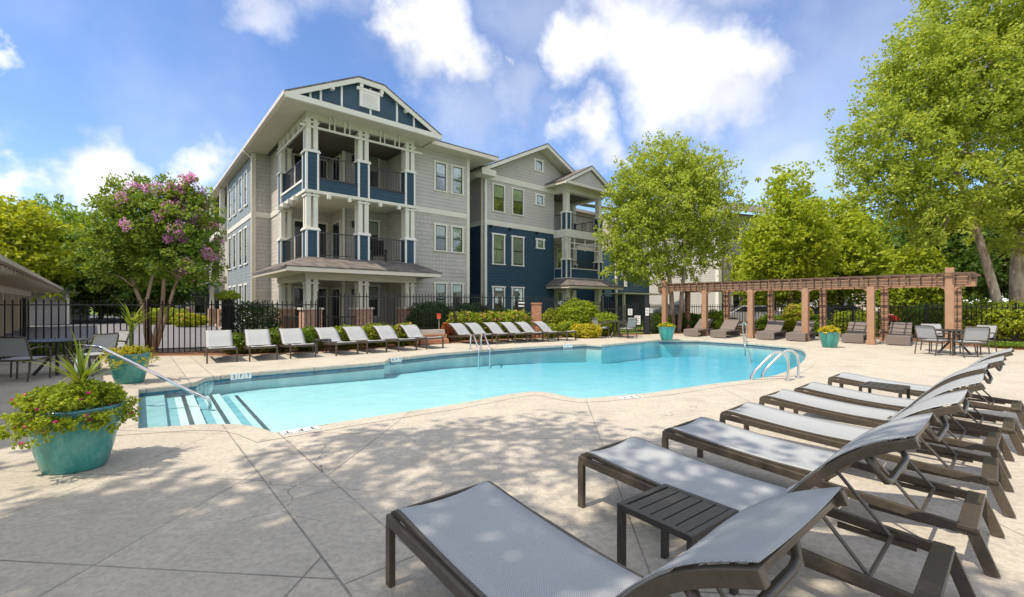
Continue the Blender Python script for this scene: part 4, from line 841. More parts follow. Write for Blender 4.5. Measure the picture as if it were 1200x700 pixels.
# steps / timbers between the two lounger rows
tb = thing('garden_steps', 'low timber and brick garden steps between the two rows of poolside loungers', 'steps', at(508, 17.1), R(20))
MB().box(-.55, .55, -.25, .15, 0, .17).build('brick_tread', M['brick'], tb); MB().box(-.55, .55, .15, .5, 0, .34).build('timber_tread', M['timber'], tb); MB().box(-.55, .55, .52, .8, 0, .50).build('timber_tread', M['curb'], tb)
ln = thing('post_lantern', 'small orange red lantern on a thin pale stake at the end of the lime hedge', 'lantern', at(514.5, 17.7)); MB().tube([(0,0,0),(0,0,.95)], .012, 6).build('stake', M['curb'], ln); MB().box(-.07,.07,-.07,.07,.93,1.12).box(-.085,.085,-.085,.085,1.12,1.14).build('head', simple('orange_red_enamel', (.55,.08,.03), .4), ln)

# ------------------------------------------------------------------ pergola
vd = Vector((-U.y, U.x)); pb = Vector((13.43, 16.66)); ud = U
def par_t(px): r_ = (px-600)/F; return (r_*pb.y-pb.x)/(vd.x-r_*vd.y)
pg = thing('pergola', 'long redwood pergola with trellis grid and dark rafters over the lounge chairs', 'pergola', (pb.x, pb.y, 0), TH)   # local y along V
ts = [par_t(x) for x in (1113, 1020.7, 944, 880, 826, 779)]
DP = 2.35; zb_, zt_ = 2.16, 2.44
for i, t in enumerate(ts):
    w_ = .112
    for rear in (0, 1):
        x = DP if rear else 0; q = MB(); top = 2.74 if (not rear and i in (0, 5)) else zb_
        q.box(x-w_, x+w_, t-w_, t+w_, 0, top); q.box(x-w_-.025, x+w_+.025, t-w_-.025, t+w_+.025, 0, .16); p_ = q.build('post', M['wood'], pg, bevel=.012)
        q = MB()   # knee brace
        if not rear:
            for s in (-1, 1):
                q.add([(x-.05, t+s*w_, zb_-.32), (x+.05, t+s*w_, zb_-.32), (x+.05, t+s*(w_+.02), zb_-.14), (x-.05, t+s*(w_+.02), zb_-.14), (x-.05, t+s*(w_+.28), zb_), (x+.05, t+s*(w_+.28), zb_), (x-.05, t+s*w_, zb_), (x+.05, t+s*w_, zb_)], [(0,1,2,3), (3,2,5,4), (0,3,4,6), (1,7,5,2)])
            q.build('brace', M['wood'], p_)
        else:
            for k in range(9): q.box(x-.17, x-.155, t-.2, t+.2, .25+k*.24, .262+k*.24)
            q.box(x-.17, x-.155, t-.01, t+.01, .1, 2.2); q.build('trellis', M['dark'], p_)
tmin, tmax = min(ts), max(ts)
for x in (0, DP): MB().box(x-.07, x+.07, tmin-.5, tmax+.35, zb_, zt_).build('beam', M['wood'], pg)
q = MB(); nr = int((tmax-tmin+.7)/.29)
for k in range(nr): b = tmin-.45+k*.29; q.box(-.10, -.088, b, b+.016, zb_-.0, zt_+.04)
q.box(-.10, -.088, tmin-.45, tmax+.3, zb_+.09, zb_+.105); q.box(-.10, -.088, tmin-.45, tmax+.3, zb_+.0, zb_+.012); q.build('trellis', M['dark'], pg)
q = MB()
for k in range(int((tmax-tmin+.9)/.40)): b = tmin-.5+k*.40; q.box(-.30, DP+.45, b, b+.045, zt_, zt_+.09)
q.build('rafters', M['wooddark'], pg)
q = MB()
for k in range(9): x = -.22+k*.34; q.box(x, x+.05, tmin-.6, tmax+.5, zt_+.092, zt_+.125)
q.build('purlins', M['wooddark'], pg)

# ------------------------------------------------------------------ chaise lounge
def make_chaise(label, rise=1.0):
    t = thing('chaise_longue', label, 'sun lounger', (0,0,0)); W = .68; f = MB(); h = .38
    hh = lambda y: .38-.13*y/1.9           # the frame falls gently towards the head end
    for x in (.015, W-.015): f.bar((x, .0, hh(0)-.03), (x, 1.90, hh(1.9)-.03), .03, .055)
    f.bar((.03, .015, h-.03), (W-.03, .015, h-.03), .03, .05); f.bar((.03, .62, hh(.62)-.05), (W-.03, .62, hh(.62)-.05), .03, .03)
    f.build('frame', M['bronze'], t, bevel=.004)
    for x in (.018, W-.018): MB().box(x-.018, x+.018, -.005, .045, 0, h-.055).build('leg', M['bronze'], t, bevel=.004)
    e = MB(); e.bar((-.012, 1.90, .238), (W+.012, 1.90, .238), .085, .028); e.build('end_bar', M['bronze'], t, bevel=.005)
    for x in (.02, W-.02):
        q = MB(); q.bar((x, 1.92, .225), (x, 2.0, 0.003), .03, .06, (0,1,0)); q.build('leg', M['bronze'], t, bevel=.004)
    hy = 1.19
    seat = [(.0, h-.02), (.03, h+.018), (.10, h+.025), (.3, hh(.3)+.022), (.6, hh(.6)+.012), (.9, hh(.9)+.014), (hy, hh(hy)+.03)]
    back = [(hy, hh(hy)+.035), (1.26, .395), (1.36, .515), (1.48, .665), (1.60, .785), (1.72, .868), (1.86, .932)]
    zr = lambda z: .335+(z-.335)*rise if z > .335 else z
    back = [(y, zr(z)) for y, z in back]
    def smooth(p, k=3):
        o = []
        for i in range(len(p)-1):
            p0 = p[max(i-1, 0)]; p1 = p[i]; p2 = p[i+1]; p3 = p[min(i+2, len(p)-1)]
            for j in range(k):
                s = j/k; o.append(tuple(.5*((2*p1[c])+(-p0[c]+p2[c])*s+(2*p0[c]-5*p1[c]+4*p2[c]-p3[c])*s*s+(-p0[c]+3*p1[c]-3*p2[c]+p3[c])*s**3) for c in (0, 1)))
        return o+[p[-1]]
    def sling(prof, nm, sag, ins=.030):
        vs = []; prof = smooth(prof, 4); n = len(prof); K = 9
        for i, (y, z) in enumerate(prof):
            a, b = prof[max(i-1, 0)], prof[min(i+1, n-1)]; dy, dz = b[0]-a[0], b[1]-a[1]; l = math.hypot(dy, dz)
            for k in range(K):
                s = k/(K-1); d = -sag*4*s*(1-s); vs.append((ins+s*(W-2*ins), y-dz/l*d, z+dy/l*d+.004))
        fs = [(i*K+k, i*K+k+1, (i+1)*K+k+1, (i+1)*K+k) for i in range(n-1) for k in range(K-1)]
        mb = MB(); mb.add(vs, fs); o = mb.build(nm, M['sling'], t, smooth=True); s_ = o.modifiers.new('thickness', 'SOLIDIFY'); s_.thickness = .004; return o
    sling(seat, 'seat_sling', .026, .05); sling(back, 'back_sling', .008)
    sr = MB()
    for x0, x1 in ((.028, .052), (W-.052, W-.028)): sr.flat(smooth(seat), x0, x1, .03)
    sr.bar((.03, .012, h-.008), (W-.03, .012, h-.008), .022, .022); sr.bar((.03, hy-.03, hh(hy)), (W-.03, hy-.03, hh(hy)), .022, .022); sr.build('seat_rail', M['bronze'], t)
    br = MB()
    bk_ = [(y+.006, z-.006) for y, z in smooth(back)]
    for x0, x1 in ((.012, .044), (W-.044, W-.012)): br.flat(bk_, x0, x1, .042)
    br.bar((.03, hy+.03, hh(hy)), (W-.03, hy+.03, hh(hy)), .022, .022); br.bar((.03, 1.84, .893-(1-rise)*.56), (W-.03, 1.84, .893-(1-rise)*.56), .026, .026); br.build('back_frame', M['bronze'], t, bevel=.003)
    bw = MB(); bw.tube([(x, y, zr(z)) for x, y, z in ((.03, 1.70, .80), (.035, 1.73, .75), (.09, 1.76, .69), (.15, 1.765, .68), (W-.15, 1.765, .68), (W-.09, 1.76, .69), (W-.035, 1.73, .75), (W-.03, 1.70, .80))], .017, 6); bw.build('bowed_brace', M['bronze'], t, smooth=True)
    for x in (.075, W-.075): MB().tube([(x, 1.45, zr(.53)), (x, 1.70, .235)], .010, 6).build('back_support', M['bronze'], t)
    MB().tube([(.03, 1.70, .235), (W-.03, 1.70, .235)], .011, 6).build('cross_rod', M['bronze'], t)
    for x in (.04, W-.04): MB().box(x-.008, x+.008, 1.45, 1.8, .185, .215).build('ratchet', M['bronze'], t)
    register(t); return t
ch0 = make_chaise('first'); ch1 = make_chaise('first', .70)
def place_chaise(base, foot_near, head_dir, label, group, right_side=False):
    """foot_near: world xy of the foot's local (0,0) corner; head_dir: unit vector foot->head"""
    ang = math.atan2(head_dir.y, head_dir.x)-math.pi/2
    if base['label'] == 'first': base.location = (foot_near.x, foot_near.y, 0); base.rotation_euler = (0, 0, ang); base['label'] = label; base['group'] = group; return base
    return dup(base, (foot_near.x, foot_near.y, 0), ang+R(random.uniform(-1.2, 1.2)), label, group)
# right row: foot far away, head near: local y must run towards the camera-right
front = [(452, 602), (678, 534), (777, 505), (843, 484), (891, 466), (930, 456), (970.6, 443)]
angs = [40, 41.5, 41.5, 42, 41, 41, 41]
labs = ['nearest sun lounger, pale sling foot end in shade at the bottom of the photo', 'second nearest sun lounger, right behind the slatted side table', 'third lounger of the right row, sunlit sling beyond the two shaded ones', 'fourth lounger from the front in the right row', 'middle distance lounger, fifth from the front in the right row', 'sixth lounger of the right row, just before the far side table', 'farthest lounger of the right row, beyond the far side table']
G1 = 'sun loungers in the right hand row'
for (px, py), an, lb in zip(front, angs, labs):
    c = G(px, py, .38); d = Vector((math.sin(R(an)), -math.cos(R(an)))); side = Vector((math.cos(R(an)), math.sin(R(an))))   # side: from near corner to far corner
    # local x axis = rotate d by -90deg; with d as local +y, local +x = (d.y,-d.x)
    lx = Vector((d.y, -d.x)); p = Vector((c.x, c.y))
    if lx.dot(side) < 0: p = p+side*.68
    place_chaise(ch0, p, d, lb, G1)
# poolside loungers
def leftfoot(pxL, pxR, py, phi, label, group):
    c = G((pxL+pxR)/2, py); d = Vector((-math.sin(R(phi)), math.cos(R(phi)))); lx = Vector((d.y, -d.x)); p = Vector((c.x, c.y))-lx*.34; place_chaise(ch1, p, d, label, group)
GP = 'sun loungers along the far pool edge'
leftfoot(244, 277, 425.5, 36, 'grey blue lounger nearest the crape myrtle, first along the far pool edge', GP)
leftfoot(294, 324, 423, 36, 'pool edge lounger right of the one by the myrtle, second in line', GP)
leftfoot(342, 369, 420, 37, 'third pool edge lounger, just left of the little side table', GP)
for a, b, y, l in ((395, 419, 416.5, 'pool edge lounger directly right of the little side table'), (430, 454, 414, 'pool edge lounger second right of the little side table'), (467, 489, 411.5, 'pool edge lounger third right of the little side table'), (501, 519, 409, 'pool edge lounger beside the garden steps')):
    leftfoot(a, b, y, 44, l, GP)
for a, b, y, l in ((563, 577, 404.3, 'lounger behind the chrome pool ladder, at the left end of the lime hedge'), (583, 596, 403.2, 'second lounger right of the garden steps, in front of the lime hedge'), (604, 617, 402.2, 'third lounger right of the garden steps, in front of the lime hedge'), (624, 637, 401.3, 'lounger left of the brick pillar, fourth from the garden steps'), (643, 655, 400.5, 'lounger directly in front of the brick pillar'), (664, 676.5, 399.4, 'last pool edge lounger, in front of the yellow flowers')):
    leftfoot(a, b, y, 47, l, GP)

# slatted side tables
def make_table(label):
    t = thing('side_table', label, 'table', (0,0,0)); s = .44; h = .43
    f = MB(); f.box(0, s, 0, .035, h-.035, h).box(0, s, s-.035, s, h-.035, h).box(0, .035, .035, s-.035, h-.035, h).box(s-.035, s, .035, s-.035, h-.035, h); f.build('frame', M['bronze2'], t, bevel=.004)
    q = MB(); w_ = (s-.07-.012)/5
    for k in range(5): q.box(.035, s-.035, .035+.006+k*w_, .035+k*w_+w_-.002, h-.022, h-.003)
    q.build('slats', M['bronze2'], t, bevel=.002)
    for x in (.0, s-.045):
        for y in (0, s-.03): MB().box(x, x+.045, y, y+.03, 0, h-.035).build('leg', M['bronze2'], t, bevel=.003)
    register(t); return t
tb0 = make_table('dark slatted side table between the two nearest loungers')
c = G(811, 629, .43); tb0.location = (c.x, c.y, 0); tb0.rotation_euler = (0, 0, R(37)); tb0['group'] = 'slatted side tables'
c = G(1062, 455, .43); dup(tb0, (c.x-.15, c.y-.1, 0), R(37), 'dark slatted side table between the two farthest loungers of the right row', 'slatted side tables')
c = G(371, 415); dup(tb0, (c.x, c.y, 0), R(40), 'little dark side table between the third and fourth pool edge loungers', 'slatted side tables')

# ------------------------------------------------------------------ dining sets
def make_chair(label, sl='sling'):
    t = thing('dining_chair', label, 'chair', (0,0,0))   # faces +y, centre at origin
    W = .56; f = MB()
    for s in (-1, 1):
        x = s*W/2
        MB().tube([(x, .24, 0), (x, .25, .30), (x, .24, .60)], .016, 7).build('leg', M['bronze'], t); MB().tube([(x, -.30, 0), (x, -.24, .30), (x, -.22, .44)], .016, 7).build('leg', M['bronze'], t)
        MB().tube([(x, .24, .60), (x, .20, .645), (x, .05, .655), (x, -.15, .65), (x, -.27, .62)], .02, 7).build('arm', M['bronze'], t, smooth=True)
    MB().tube([(-W/2, -.20, .42), (-W/2, -.25, .6), (-W/2+.01, -.31, .82), (-W/2+.04, -.33, .87), (W/2-.04, -.33, .87), (W/2-.01, -.31, .82), (W/2, -.25, .6), (W/2, -.20, .42)], .015, 7).build('back_frame', M['bronze'], t, smooth=True)
    MB().bar((-W/2, .24, .42), (W/2, .24, .42), .025, .03).bar((-W/2, -.2, .41), (W/2, -.2, .41), .025, .03).bar((-W/2, .24, .42), (-W/2, -.2, .41), .025, .03).bar((W/2, .24, .42), (W/2, -.2, .41), .025, .03).build('seat_frame', M['bronze'], t)
    MB().flat([(.25, .425), (.2, .44), (0, .425), (-.18, .42)], -W/2+.02, W/2-.02, .012).build('seat', M[sl], t)
    MB().flat([(-.215, .50), (-.25, .62), (-.29, .76), (-.32, .86)], -W/2+.02, W/2-.02, .012).build('backrest', M[sl], t)
    register(t); return t
def make_dining(label):
    t = thing('dining_table', label, 'table', (0,0,0))
    MB().lathe([(.02, .70), (.50, .70), (.53, .715), (.53, .73), (.50, .74), (.02, .74)], 26).build('tabletop', M['bronze2'], t)
    for k in range(4):
        a = math.pi/4+k*math.pi/2; MB().tube([(.10*math.cos(a), .10*math.sin(a), .69), (.12*math.cos(a), .12*math.sin(a), .35), (.36*math.cos(a), .36*math.sin(a), 0)], .03, 7).build('leg', M['bronze2'], t)
    register(t); return t
chA = make_chair('first'); dt0 = make_dining('first')
M['sling2'] = m_sling('shaded_green_sling', (.20, .22, .20), (.34, .36, .33))
def chair(p, face, label, group):
    ang = math.atan2(face.y, face.x)-math.pi/2
    if chA['label'] == 'first': chA.location = (p.x, p.y, 0); chA.rotation_euler = (0,0,ang); chA['label'] = label; chA['group'] = group; return
    dup(chA, (p.x, p.y, 0), ang, label, group)
def dset(c, phis, tlabel, labels, r=.78, group='dining chairs round the pool tables'):
    if dt0['label'] == 'first': dt0.location = (c.x, c.y, 0); dt0['label'] = tlabel; dt0['group'] = 'round pool dining tables'
    else: dup(dt0, (c.x, c.y, 0), 0, tlabel, 'round pool dining tables')
    for ph, l in zip(phis, labels):
        d = Vector((math.cos(R(ph)), math.sin(R(ph)))); p = Vector((c.x, c.y))+d*r; chair(p, -d, l, group)
dset(Vector((13.35, 13.45)), (190, 250, 75, 5), 'round dark table near the hedge at right', ('pale sling chair left of the right hand table, seen side on', 'pale sling chair with its back to the pool at the right hand table', 'pale sling chair behind the right hand table, against the pergola post', 'dark framed chair at the right end of the right hand table, facing left'))
dset(Vector((4.75, 20.5)), (200, 140, 300, 30), 'small round table in front of the gate', ('white sling chair at the left of the table by the gate', 'white sling chair behind the table by the gate', 'grey chair with its back to the pool at the table by the gate', 'pale chair nearest the gate notices'))
dset(Vector((-9.85, 9.65)), (282, 200, 60, 355), 'round table by the fence behind the planters at left', ('grey chair with its back to the viewer at the left table', 'chair cut by the left edge at the left table', 'pale chair beyond the left table, next to the fence', 'chair right of the left table, half behind the spiky plant'), r=.85)

# ------------------------------------------------------------------ wicker loungers under the pergola
def make_wicker(label):
    t = thing('wicker_lounger', label, 'lounger', (0,0,0)); W = .68
    b = MB(); b.box(0, W, 0, .07, .03, .34).box(0, W, .07, 1.95, .27, .34).box(0, W, 1.88, 1.95, .03, .27); b.build('base', M['wicker'], t, bevel=.01)
    q = MB(); q.flat([(1.15, .35), (1.45, .52), (1.9, .78)], .02, W-.02, .05); q.build('backrest', M['wicker'], t)
    q = MB(); q.flat([(1.90, .785), (1.93, .80), (1.97, .76)], .02, W-.02, .04); q.build('back_shadow_strip', M['char'], t)  # dark strip stands in for the shadow on the back's rear side
    q = MB(); q.tube([(.06, 1.7, .64), (.06, 1.75, .33)], .012, 5).tube([(W-.06, 1.7, .64), (W-.06, 1.75, .33)], .012, 5); q.build('back_support', M['bronze'], t); register(t); return t
wk = make_wicker('x')
wl = ['brown wicker lounger behind the leftmost yellow flowered pot', 'brown wicker lounger between the second and third pergola posts', 'wicker lounger right of the chrome handrail under the pergola', 'wicker lounger hard against the fourth pergola post', 'wicker lounger with dark shadow strip at its head behind the yellow flowered pot', 'largest looking wicker lounger between the last two pergola posts']
for k, ((x0, x1, y), l) in enumerate(zip(((801, 815, 394.3), (832, 849, 396), (886, 905, 398), (921, 940, 399.8), (986, 999, 402), (1038, 1067, 404.5)), wl)):
    c = G(x0, y); d = Vector((math.cos(R(46)), math.sin(R(46)))); ang = math.atan2(d.y, d.x)-math.pi/2; lx = Vector((d.y, -d.x))
    p = Vector((c.x, c.y))
    if k == 0: wk.location = (p.x, p.y, 0); wk.rotation_euler = (0,0,ang); wk['label'] = l; wk['group'] = 'wicker loungers under the pergola'
    else: dup(wk, (p.x, p.y, 0), ang, l, 'wicker loungers under the pergola')

# ------------------------------------------------------------------ pool rails and ladders
def rail_obj(name, label, pts_list, r=.026, cat='handrail', plates=True):
    o = pts_list[0][0]; t = thing(name, label, cat, (o[0], o[1], 0)); ov = Vector((o[0], o[1], 0))
    for pts in pts_list:
        pv = [Vector(p)-ov for p in pts]; sm = []
        for i in range(len(pv)-1):
            p0, p1, p2, p3 = pv[max(i-1,0)], pv[i], pv[i+1], pv[min(i+2, len(pv)-1)]
            for j in range(5):
                s = j/5; sm.append(.5*((2*p1)+(-p0+p2)*s+(2*p0-5*p1+4*p2-p3)*s*s+(-p0+3*p1-3*p2+p3)*s**3))
        sm.append(pv[-1]); MB().tube(sm, r, 10).build('tube', M['steel'], t, smooth=True)
        if plates: MB().lathe([(.06, .0), (.06, .012), (.03, .03), (.025, .03)], 16, c=(pv[0].x, pv[0].y, .005)).build('base_plate', M['steel'], t)
    return t
# stair rail at left
A = G(247, 486, -.35); Bp = at(88, 6.9, 0)
top = at(106, 6.85); 
rail_obj('stair_handrail', 'long chrome handrail sloping down into the pool steps at left', [[(Bp.x, Bp.y, 0), (Bp.x, Bp.y, .45), (Bp.x+.02, Bp.y, .70), (Bp.x+.13, Bp.y, .83), (Bp.x+.33, Bp.y+.01, .84), (Bp.x+.55, Bp.y+.02, .75), (A.x-.45, A.y-.05, .12), (A.x-.12, A.y-.02, -.05), (A.x-.02, A.y, -.16), (A.x, A.y, -.5)]])
# near ladder
def ladder(label, feet, into, hgt):
    L_ = []
    for (fx, fy), (ix, iy) in zip(feet, into):
        f_ = Vector((fx, fy)); i_ = Vector((ix, iy)); d = i_-f_
        L_.append([(f_.x, f_.y, 0), (f_.x, f_.y, hgt*.62), (f_.x+d.x*.06, f_.y+d.y*.06, hgt*.88), (f_.x+d.x*.22, f_.y+d.y*.22, hgt), (f_.x+d.x*.42, f_.y+d.y*.42, hgt*.93), (f_.x+d.x*.75, f_.y+d.y*.75, hgt*.52), (f_.x+d.x*.95, f_.y+d.y*.95, hgt*.22), (i_.x, i_.y, -.05), (i_.x, i_.y, -.9)])
    return rail_obj('pool_ladder', label, L_, cat='ladder')
fA = G(923.5, 446); fB = G(935.5, 443); dW = Vector((-.70, .15))
ladder('chrome pool ladder at the near right edge of the pool', [(fA.x, fA.y), (fB.x, fB.y)], [(fA.x-.72, fA.y+.02), (fB.x-.72, fB.y+.03)], .56)
fA = G(551, 409.5); fB = G(563.5, 408.7)
ladder('chrome pool ladder on the far edge in front of the loungers', [(fA.x, fA.y+.1), (fB.x, fB.y+.1)], [(fA.x+.34, fA.y-.85), (fB.x+.34, fB.y-.85)], .50)
fA = G(874.5, 400.5)
rail_obj('grab_rail', 'single chrome handrail at the far edge in front of the pergola', [[(fA.x, fA.y, 0), (fA.x, fA.y, .5), (fA.x-.02, fA.y, .72), (fA.x-.1, fA.y-.05, .80), (fA.x-.25, fA.y-.2, .66), (fA.x-.58, fA.y-.95, .08), (fA.x-.62, fA.y-1.1, -.1), (fA.x-.64, fA.y-1.15, -.5)]])

# depth marker tiles
def text_mesh(s, size, mat, name, parent, M4):
    cu = bpy.data.curves.new(name, 'FONT'); cu.body = s; cu.size = size; cu.align_x = 'CENTER'; cu.align_y = 'CENTER'; cu.extrude = .0015
    o = bpy.data.objects.new(name, cu); COL.objects.link(o); bpy.context.view_layer.update()
    me = bpy.data.meshes.new_from_object(o.evaluated_get(bpy.context.evaluated_depsgraph_get())); bpy.data.objects.remove(o); bpy.data.curves.remove(cu)
    me.transform(M4); me.materials.clear(); me.materials.append(mat); q = bpy.data.objects.new(name, me); COL.objects.link(q); q.parent = parent; return q
def marker(pa, pb, label, txt, vertical=False, nudge=.10):
    a = Vector((pa.x, pa.y)); b = Vector((pb.x, pb.y)); d = (b-a); l = d.length; ang = math.atan2(d.y, d.x); m = (a+b)/2
    t = thing('depth_marker', label, 'marker', (m.x, m.y, 0), ang, 'depth marker tiles on the pool edge'); k = len(txt); s = l/k
    for i, c in enumerate(txt):
        x = -l/2+s*(i+.5)
        if vertical:
            tl = MB().box(x-s*.46, x+s*.46, .0, .012, -.10, .045-.02).build('tile', M['sign'], t); 
            text_mesh(c, .11, M['black'], 'lettering', tl, Matrix.Translation((x, -.002, -.04)) @ Matrix.Rotation(R(90), 4, 'X'))
        else:
            tl = MB().box(x-s*.46, x+s*.46, -.075, .075, .004, .016).build('tile', M['sign'], t)
            text_mesh(c, .15, M['black'], 'lettering', tl, Matrix.Translation((x, 0, .0175)) @ Matrix.Rotation(R(180), 4, 'Z'))
def nearpt(px, py, off): 
    g = G(px, py); return Vector((g.x, g.y))+off
marker(G(329, 509.5), G(374, 502), 'white depth tiles with black lettering set in the near deck edge', ['T', 'F', '3'])
marker(G(727, 467.5), G(752, 465.2), 'faint depth tiles beside the near right edge of the pool', ['T', 'F', '5'])
def edge_marker(px0, px1, y0_, y1_, label, txt):
    a = G(px0, y0_, -.10); b = G(px1, y1_, -.10)
    marker(Vector((a.x, a.y)), Vector((b.x, b.y)), label, txt, True)
edge_marker(270, 295, 445.6, 443, 'white depth tiles on the blue waterline below the first lounger', ['3', 'F', 'T'])
edge_marker(458, 471, 424.8, 423.6, 'white depth tiles on the waterline near the garden steps', ['4', 'F', 'T'])
edge_marker(660, 671, 407.6, 407.1, 'white depth tiles on the far waterline below the yellow flowers', ['5', 'F', 'T'])

# ------------------------------------------------------------------ planters
def planter(label, loc, s=1, plants='big', rz=0, seed=5):
    global rng
    rng = np.random.default_rng(seed)
    t = thing('planter', label, 'planter', loc, rz, 'turquoise glazed planters')
    prof = [(.10, 0), (.235, .0), (.25, .02), (.30, .20), (.345, .42), (.375, .575), (.385, .60), (.372, .612), (.352, .60), (.335, .55)]
    pot = MB().lathe([(r*s, z*s) for r, z in prof], 40, 1.0, .86).build('pot', M['glaze'], t, smooth=True)
    MB().lathe([(.01, .56*s), (.34*s, .555*s)], 30, 1, .86, closed=True).build('soil', M['soil'], t)
    return t
def spray(name, label, loc, n, rad, h, mat, leaf, cat='plant', flowers=None, nf=14, trail=.0, seed=9, per=7):
    """mounding / trailing bedding plant on stems"""
    global rng
    rng = np.random.default_rng(seed); t = thing(name, label, cat, loc); st = MB(); cs = []
    for k in range(n):
        a = rng.uniform(0, 2*math.pi); r = rad*rng.uniform(0, 1)**.55*rng.uniform(.8, 1.1); z = h*(1-(r/rad)**2*.8)*rng.uniform(.6, 1.15)
        if r > rad*.78: z -= trail*rng.uniform(.2, 1)
        p0 = Vector((math.cos(a)*r*.45, math.sin(a)*r*.4, -.03)); p1 = Vector((math.cos(a)*r*.9, math.sin(a)*r*.85, max(z, .02)+.05)); p2 = Vector((math.cos(a)*r, math.sin(a)*r*.95, z))
        if k % 3 == 0: st.tube([p0, p0.lerp(p1, .6)+Vector((0,0,.04)), p2], [.004, .003, .002], 4, cap=False)
        for j in range(2): q = p0.lerp(p2, .6+.4*j); cs.append(tuple(q))
    cs = np.array(cs); v, f = clump_leaves(cs, np.full(len(cs), leaf*2.4), per, leaf, .8, .9, aspect=.5); npmesh('foliage', v, f, mat, t); st.build('stems', M['stem'], t)
    if flowers is not None:
        out_ = cs[np.argsort(-np.linalg.norm(cs[:, :2], axis=1))[:len(cs)//2]]; pk = out_[rng.choice(len(out_), nf)]+rng.normal(size=(nf, 3))*.02; pk[:, 2] += .01
        v, f = clump_leaves(pk, np.full(nf, leaf*.9), 16, leaf*.55, .7, .3, aspect=.8); npmesh('blossom', v, f, flowers, t)
    return t
def spiky(name, label, loc, n, h, spread, seed, wd=.018, trunk=.12):
    """strap-leaved cordyline: every leaf an arching tapered blade"""
    global rng
    rng = np.random.default_rng(seed); t = thing(name, label, 'plant', loc); vs = []; fs = []
    for k in range(n):
        a = rng.uniform(0, 2*math.pi); el = rng.uniform(.5, 1.55); l = h*rng.uniform(.6, 1.1); d = np.array([math.cos(a), math.sin(a)]); sd = np.array([-d[1], d[0]]); o = len(vs); K = 7; x = 0; z = trunk*rng.uniform(.4, 1.2); ang = el
        for j in range(K):
            s = j/(K-1); w_ = wd*(1-s**2)*(.6+.9*s*(1-s)*2)+.001
            vs += [(d[0]*x+sd[0]*w_, d[1]*x+sd[1]*w_, z), (d[0]*x, d[1]*x, z-.006*(1-s)), (d[0]*x-sd[0]*w_, d[1]*x-sd[1]*w_, z)]
            x += math.cos(ang)*l/(K-1)*spread; z += math.sin(ang)*l/(K-1); ang -= .07+.09*rng.uniform()
        for j in range(K-1):
            b = o+j*3; fs += [(b, b+1, b+4, b+3), (b+1, b+2, b+5, b+4)]
    MB().add(vs, fs).build('leaves', M['lf_spike'], t); MB().tube([(0,0,-.05), (0,0,trunk)], [.03, .022], 7).build('stem', M['stem'], t); return t
bp_ = at(88, 4.10)
planter('large glazed turquoise planter in the left foreground, overflowing with flowers', bp_, .94, seed=5, rz=R(10))
spray('bedding_plants', 'mound of green bedding plants with pink flowers in the foreground planter', (bp_.x, bp_.y-.02, .55), 380, .47, .21, M['lf_hedge'], .018, flowers=M['fl_mag'], nf=60, trail=.24, seed=11, per=22)
spiky('spiky_plant', 'spiky green plant rising from the foreground planter', (bp_.x+.04, bp_.y+.02, .66), 34, .52, .85, 21, wd=.014, trunk=.12)
c = G(140, 451); q_ = Vector((c.x, c.y+.22, 0)); planter('turquoise planter by the left fence behind the chrome handrail', q_, .92)
spray('bedding_plants', 'golden lime bedding plants in the planter by the left fence', (q_.x, q_.y, .53), 150, .46, .16, M['lf_gold'], .022, trail=.2, seed=12, per=8)
spiky('spiky_plant', 'yellow tipped spiky plant in the planter by the left fence', (q_.x+.02, q_.y, .70), 34, .62, 1.0, 22, trunk=.42, wd=.016)
c = G(783, 398.8); q_ = Vector((c.x, c.y+.2, 0)); planter('small looking turquoise pot at the left end of the pergola', q_, .92); spray('bedding_plants', 'yellow flowers in the pot at the left end of the pergola', (q_.x, q_.y, .54), 80, .36, .15, M['lf_hedge'], .03, flowers=M['fl_yel'], nf=40, seed=13)
c = G(977, 408); q_ = Vector((c.x, c.y+.2, 0)); planter('bright turquoise pot in front of the pergola between two posts', q_, .88); spray('bedding_plants', 'bright yellow flowers in the pot in front of the pergola', (q_.x, q_.y, .50), 90, .36, .22, M['lf_gold'], .03, flowers=M['fl_yel'], nf=60, seed=14)

# ------------------------------------------------------------------ cars
def car(label, loc, rz, mat):
    t = thing('parked_car', label, 'car', loc, rz, 'cars parked beyond the fence'); prof = [(-2.2,.35),(-2.25,.7),(-2.1,.95),(-1.5,1.0),(-.9,1.42),(.5,1.45),(1.2,1.0),(2.0,.88),(2.25,.65),(2.2,.35)]
    mb = MB(); n = len(prof); lo = [(x, -.85, z) for x, z in prof]+[(x, .85, z) for x, z in prof]; mb.add(lo, [tuple(range(n)), tuple(range(n, 2*n))[::-1]]+[(i, n+i, n+(i+1)%n, (i+1)%n) for i in range(n)]); mb.build('body', mat, t, bevel=.06)
    g = MB(); g.add([(-1.35,-.86,1.02),(1.0,-.86,1.02),(.45,-.86,1.36),(-.85,-.86,1.34)], [(0,1,2,3)]).add([(-1.35,.86,1.02),(1.0,.86,1.02),(.45,.86,1.36),(-.85,.86,1.34)], [(0,3,2,1)]).add([(-1.50,-.7,1.03),(-1.50,.7,1.03),(-.95,.65,1.42),(-.95,-.65,1.42)], [(0,3,2,1)]).add([(1.22,-.7,1.02),(1.22,.7,1.02),(.56,.65,1.44),(.56,-.65,1.44)], [(0,1,2,3)]); g.xform(Matrix.Scale(1.006, 4)); g.build('windows', M['carglass'], t)
    for x in (-1.4, 1.4):
        for y in (-.8, .8):
            w_ = MB().tube([(x, y-.1, .32), (x, y+.1, .32)], .32, 18).build('wheel', M['tyre'], t); MB().tube([(x, y-.115, .32), (x, y+.115, .32)], .19, 14).build('rim', M['steel'], w_)
    for y in (-.6, .6): MB().cbox(2.2, y, .68, .1, .3, .12).build('headlight', M['sign'], t)
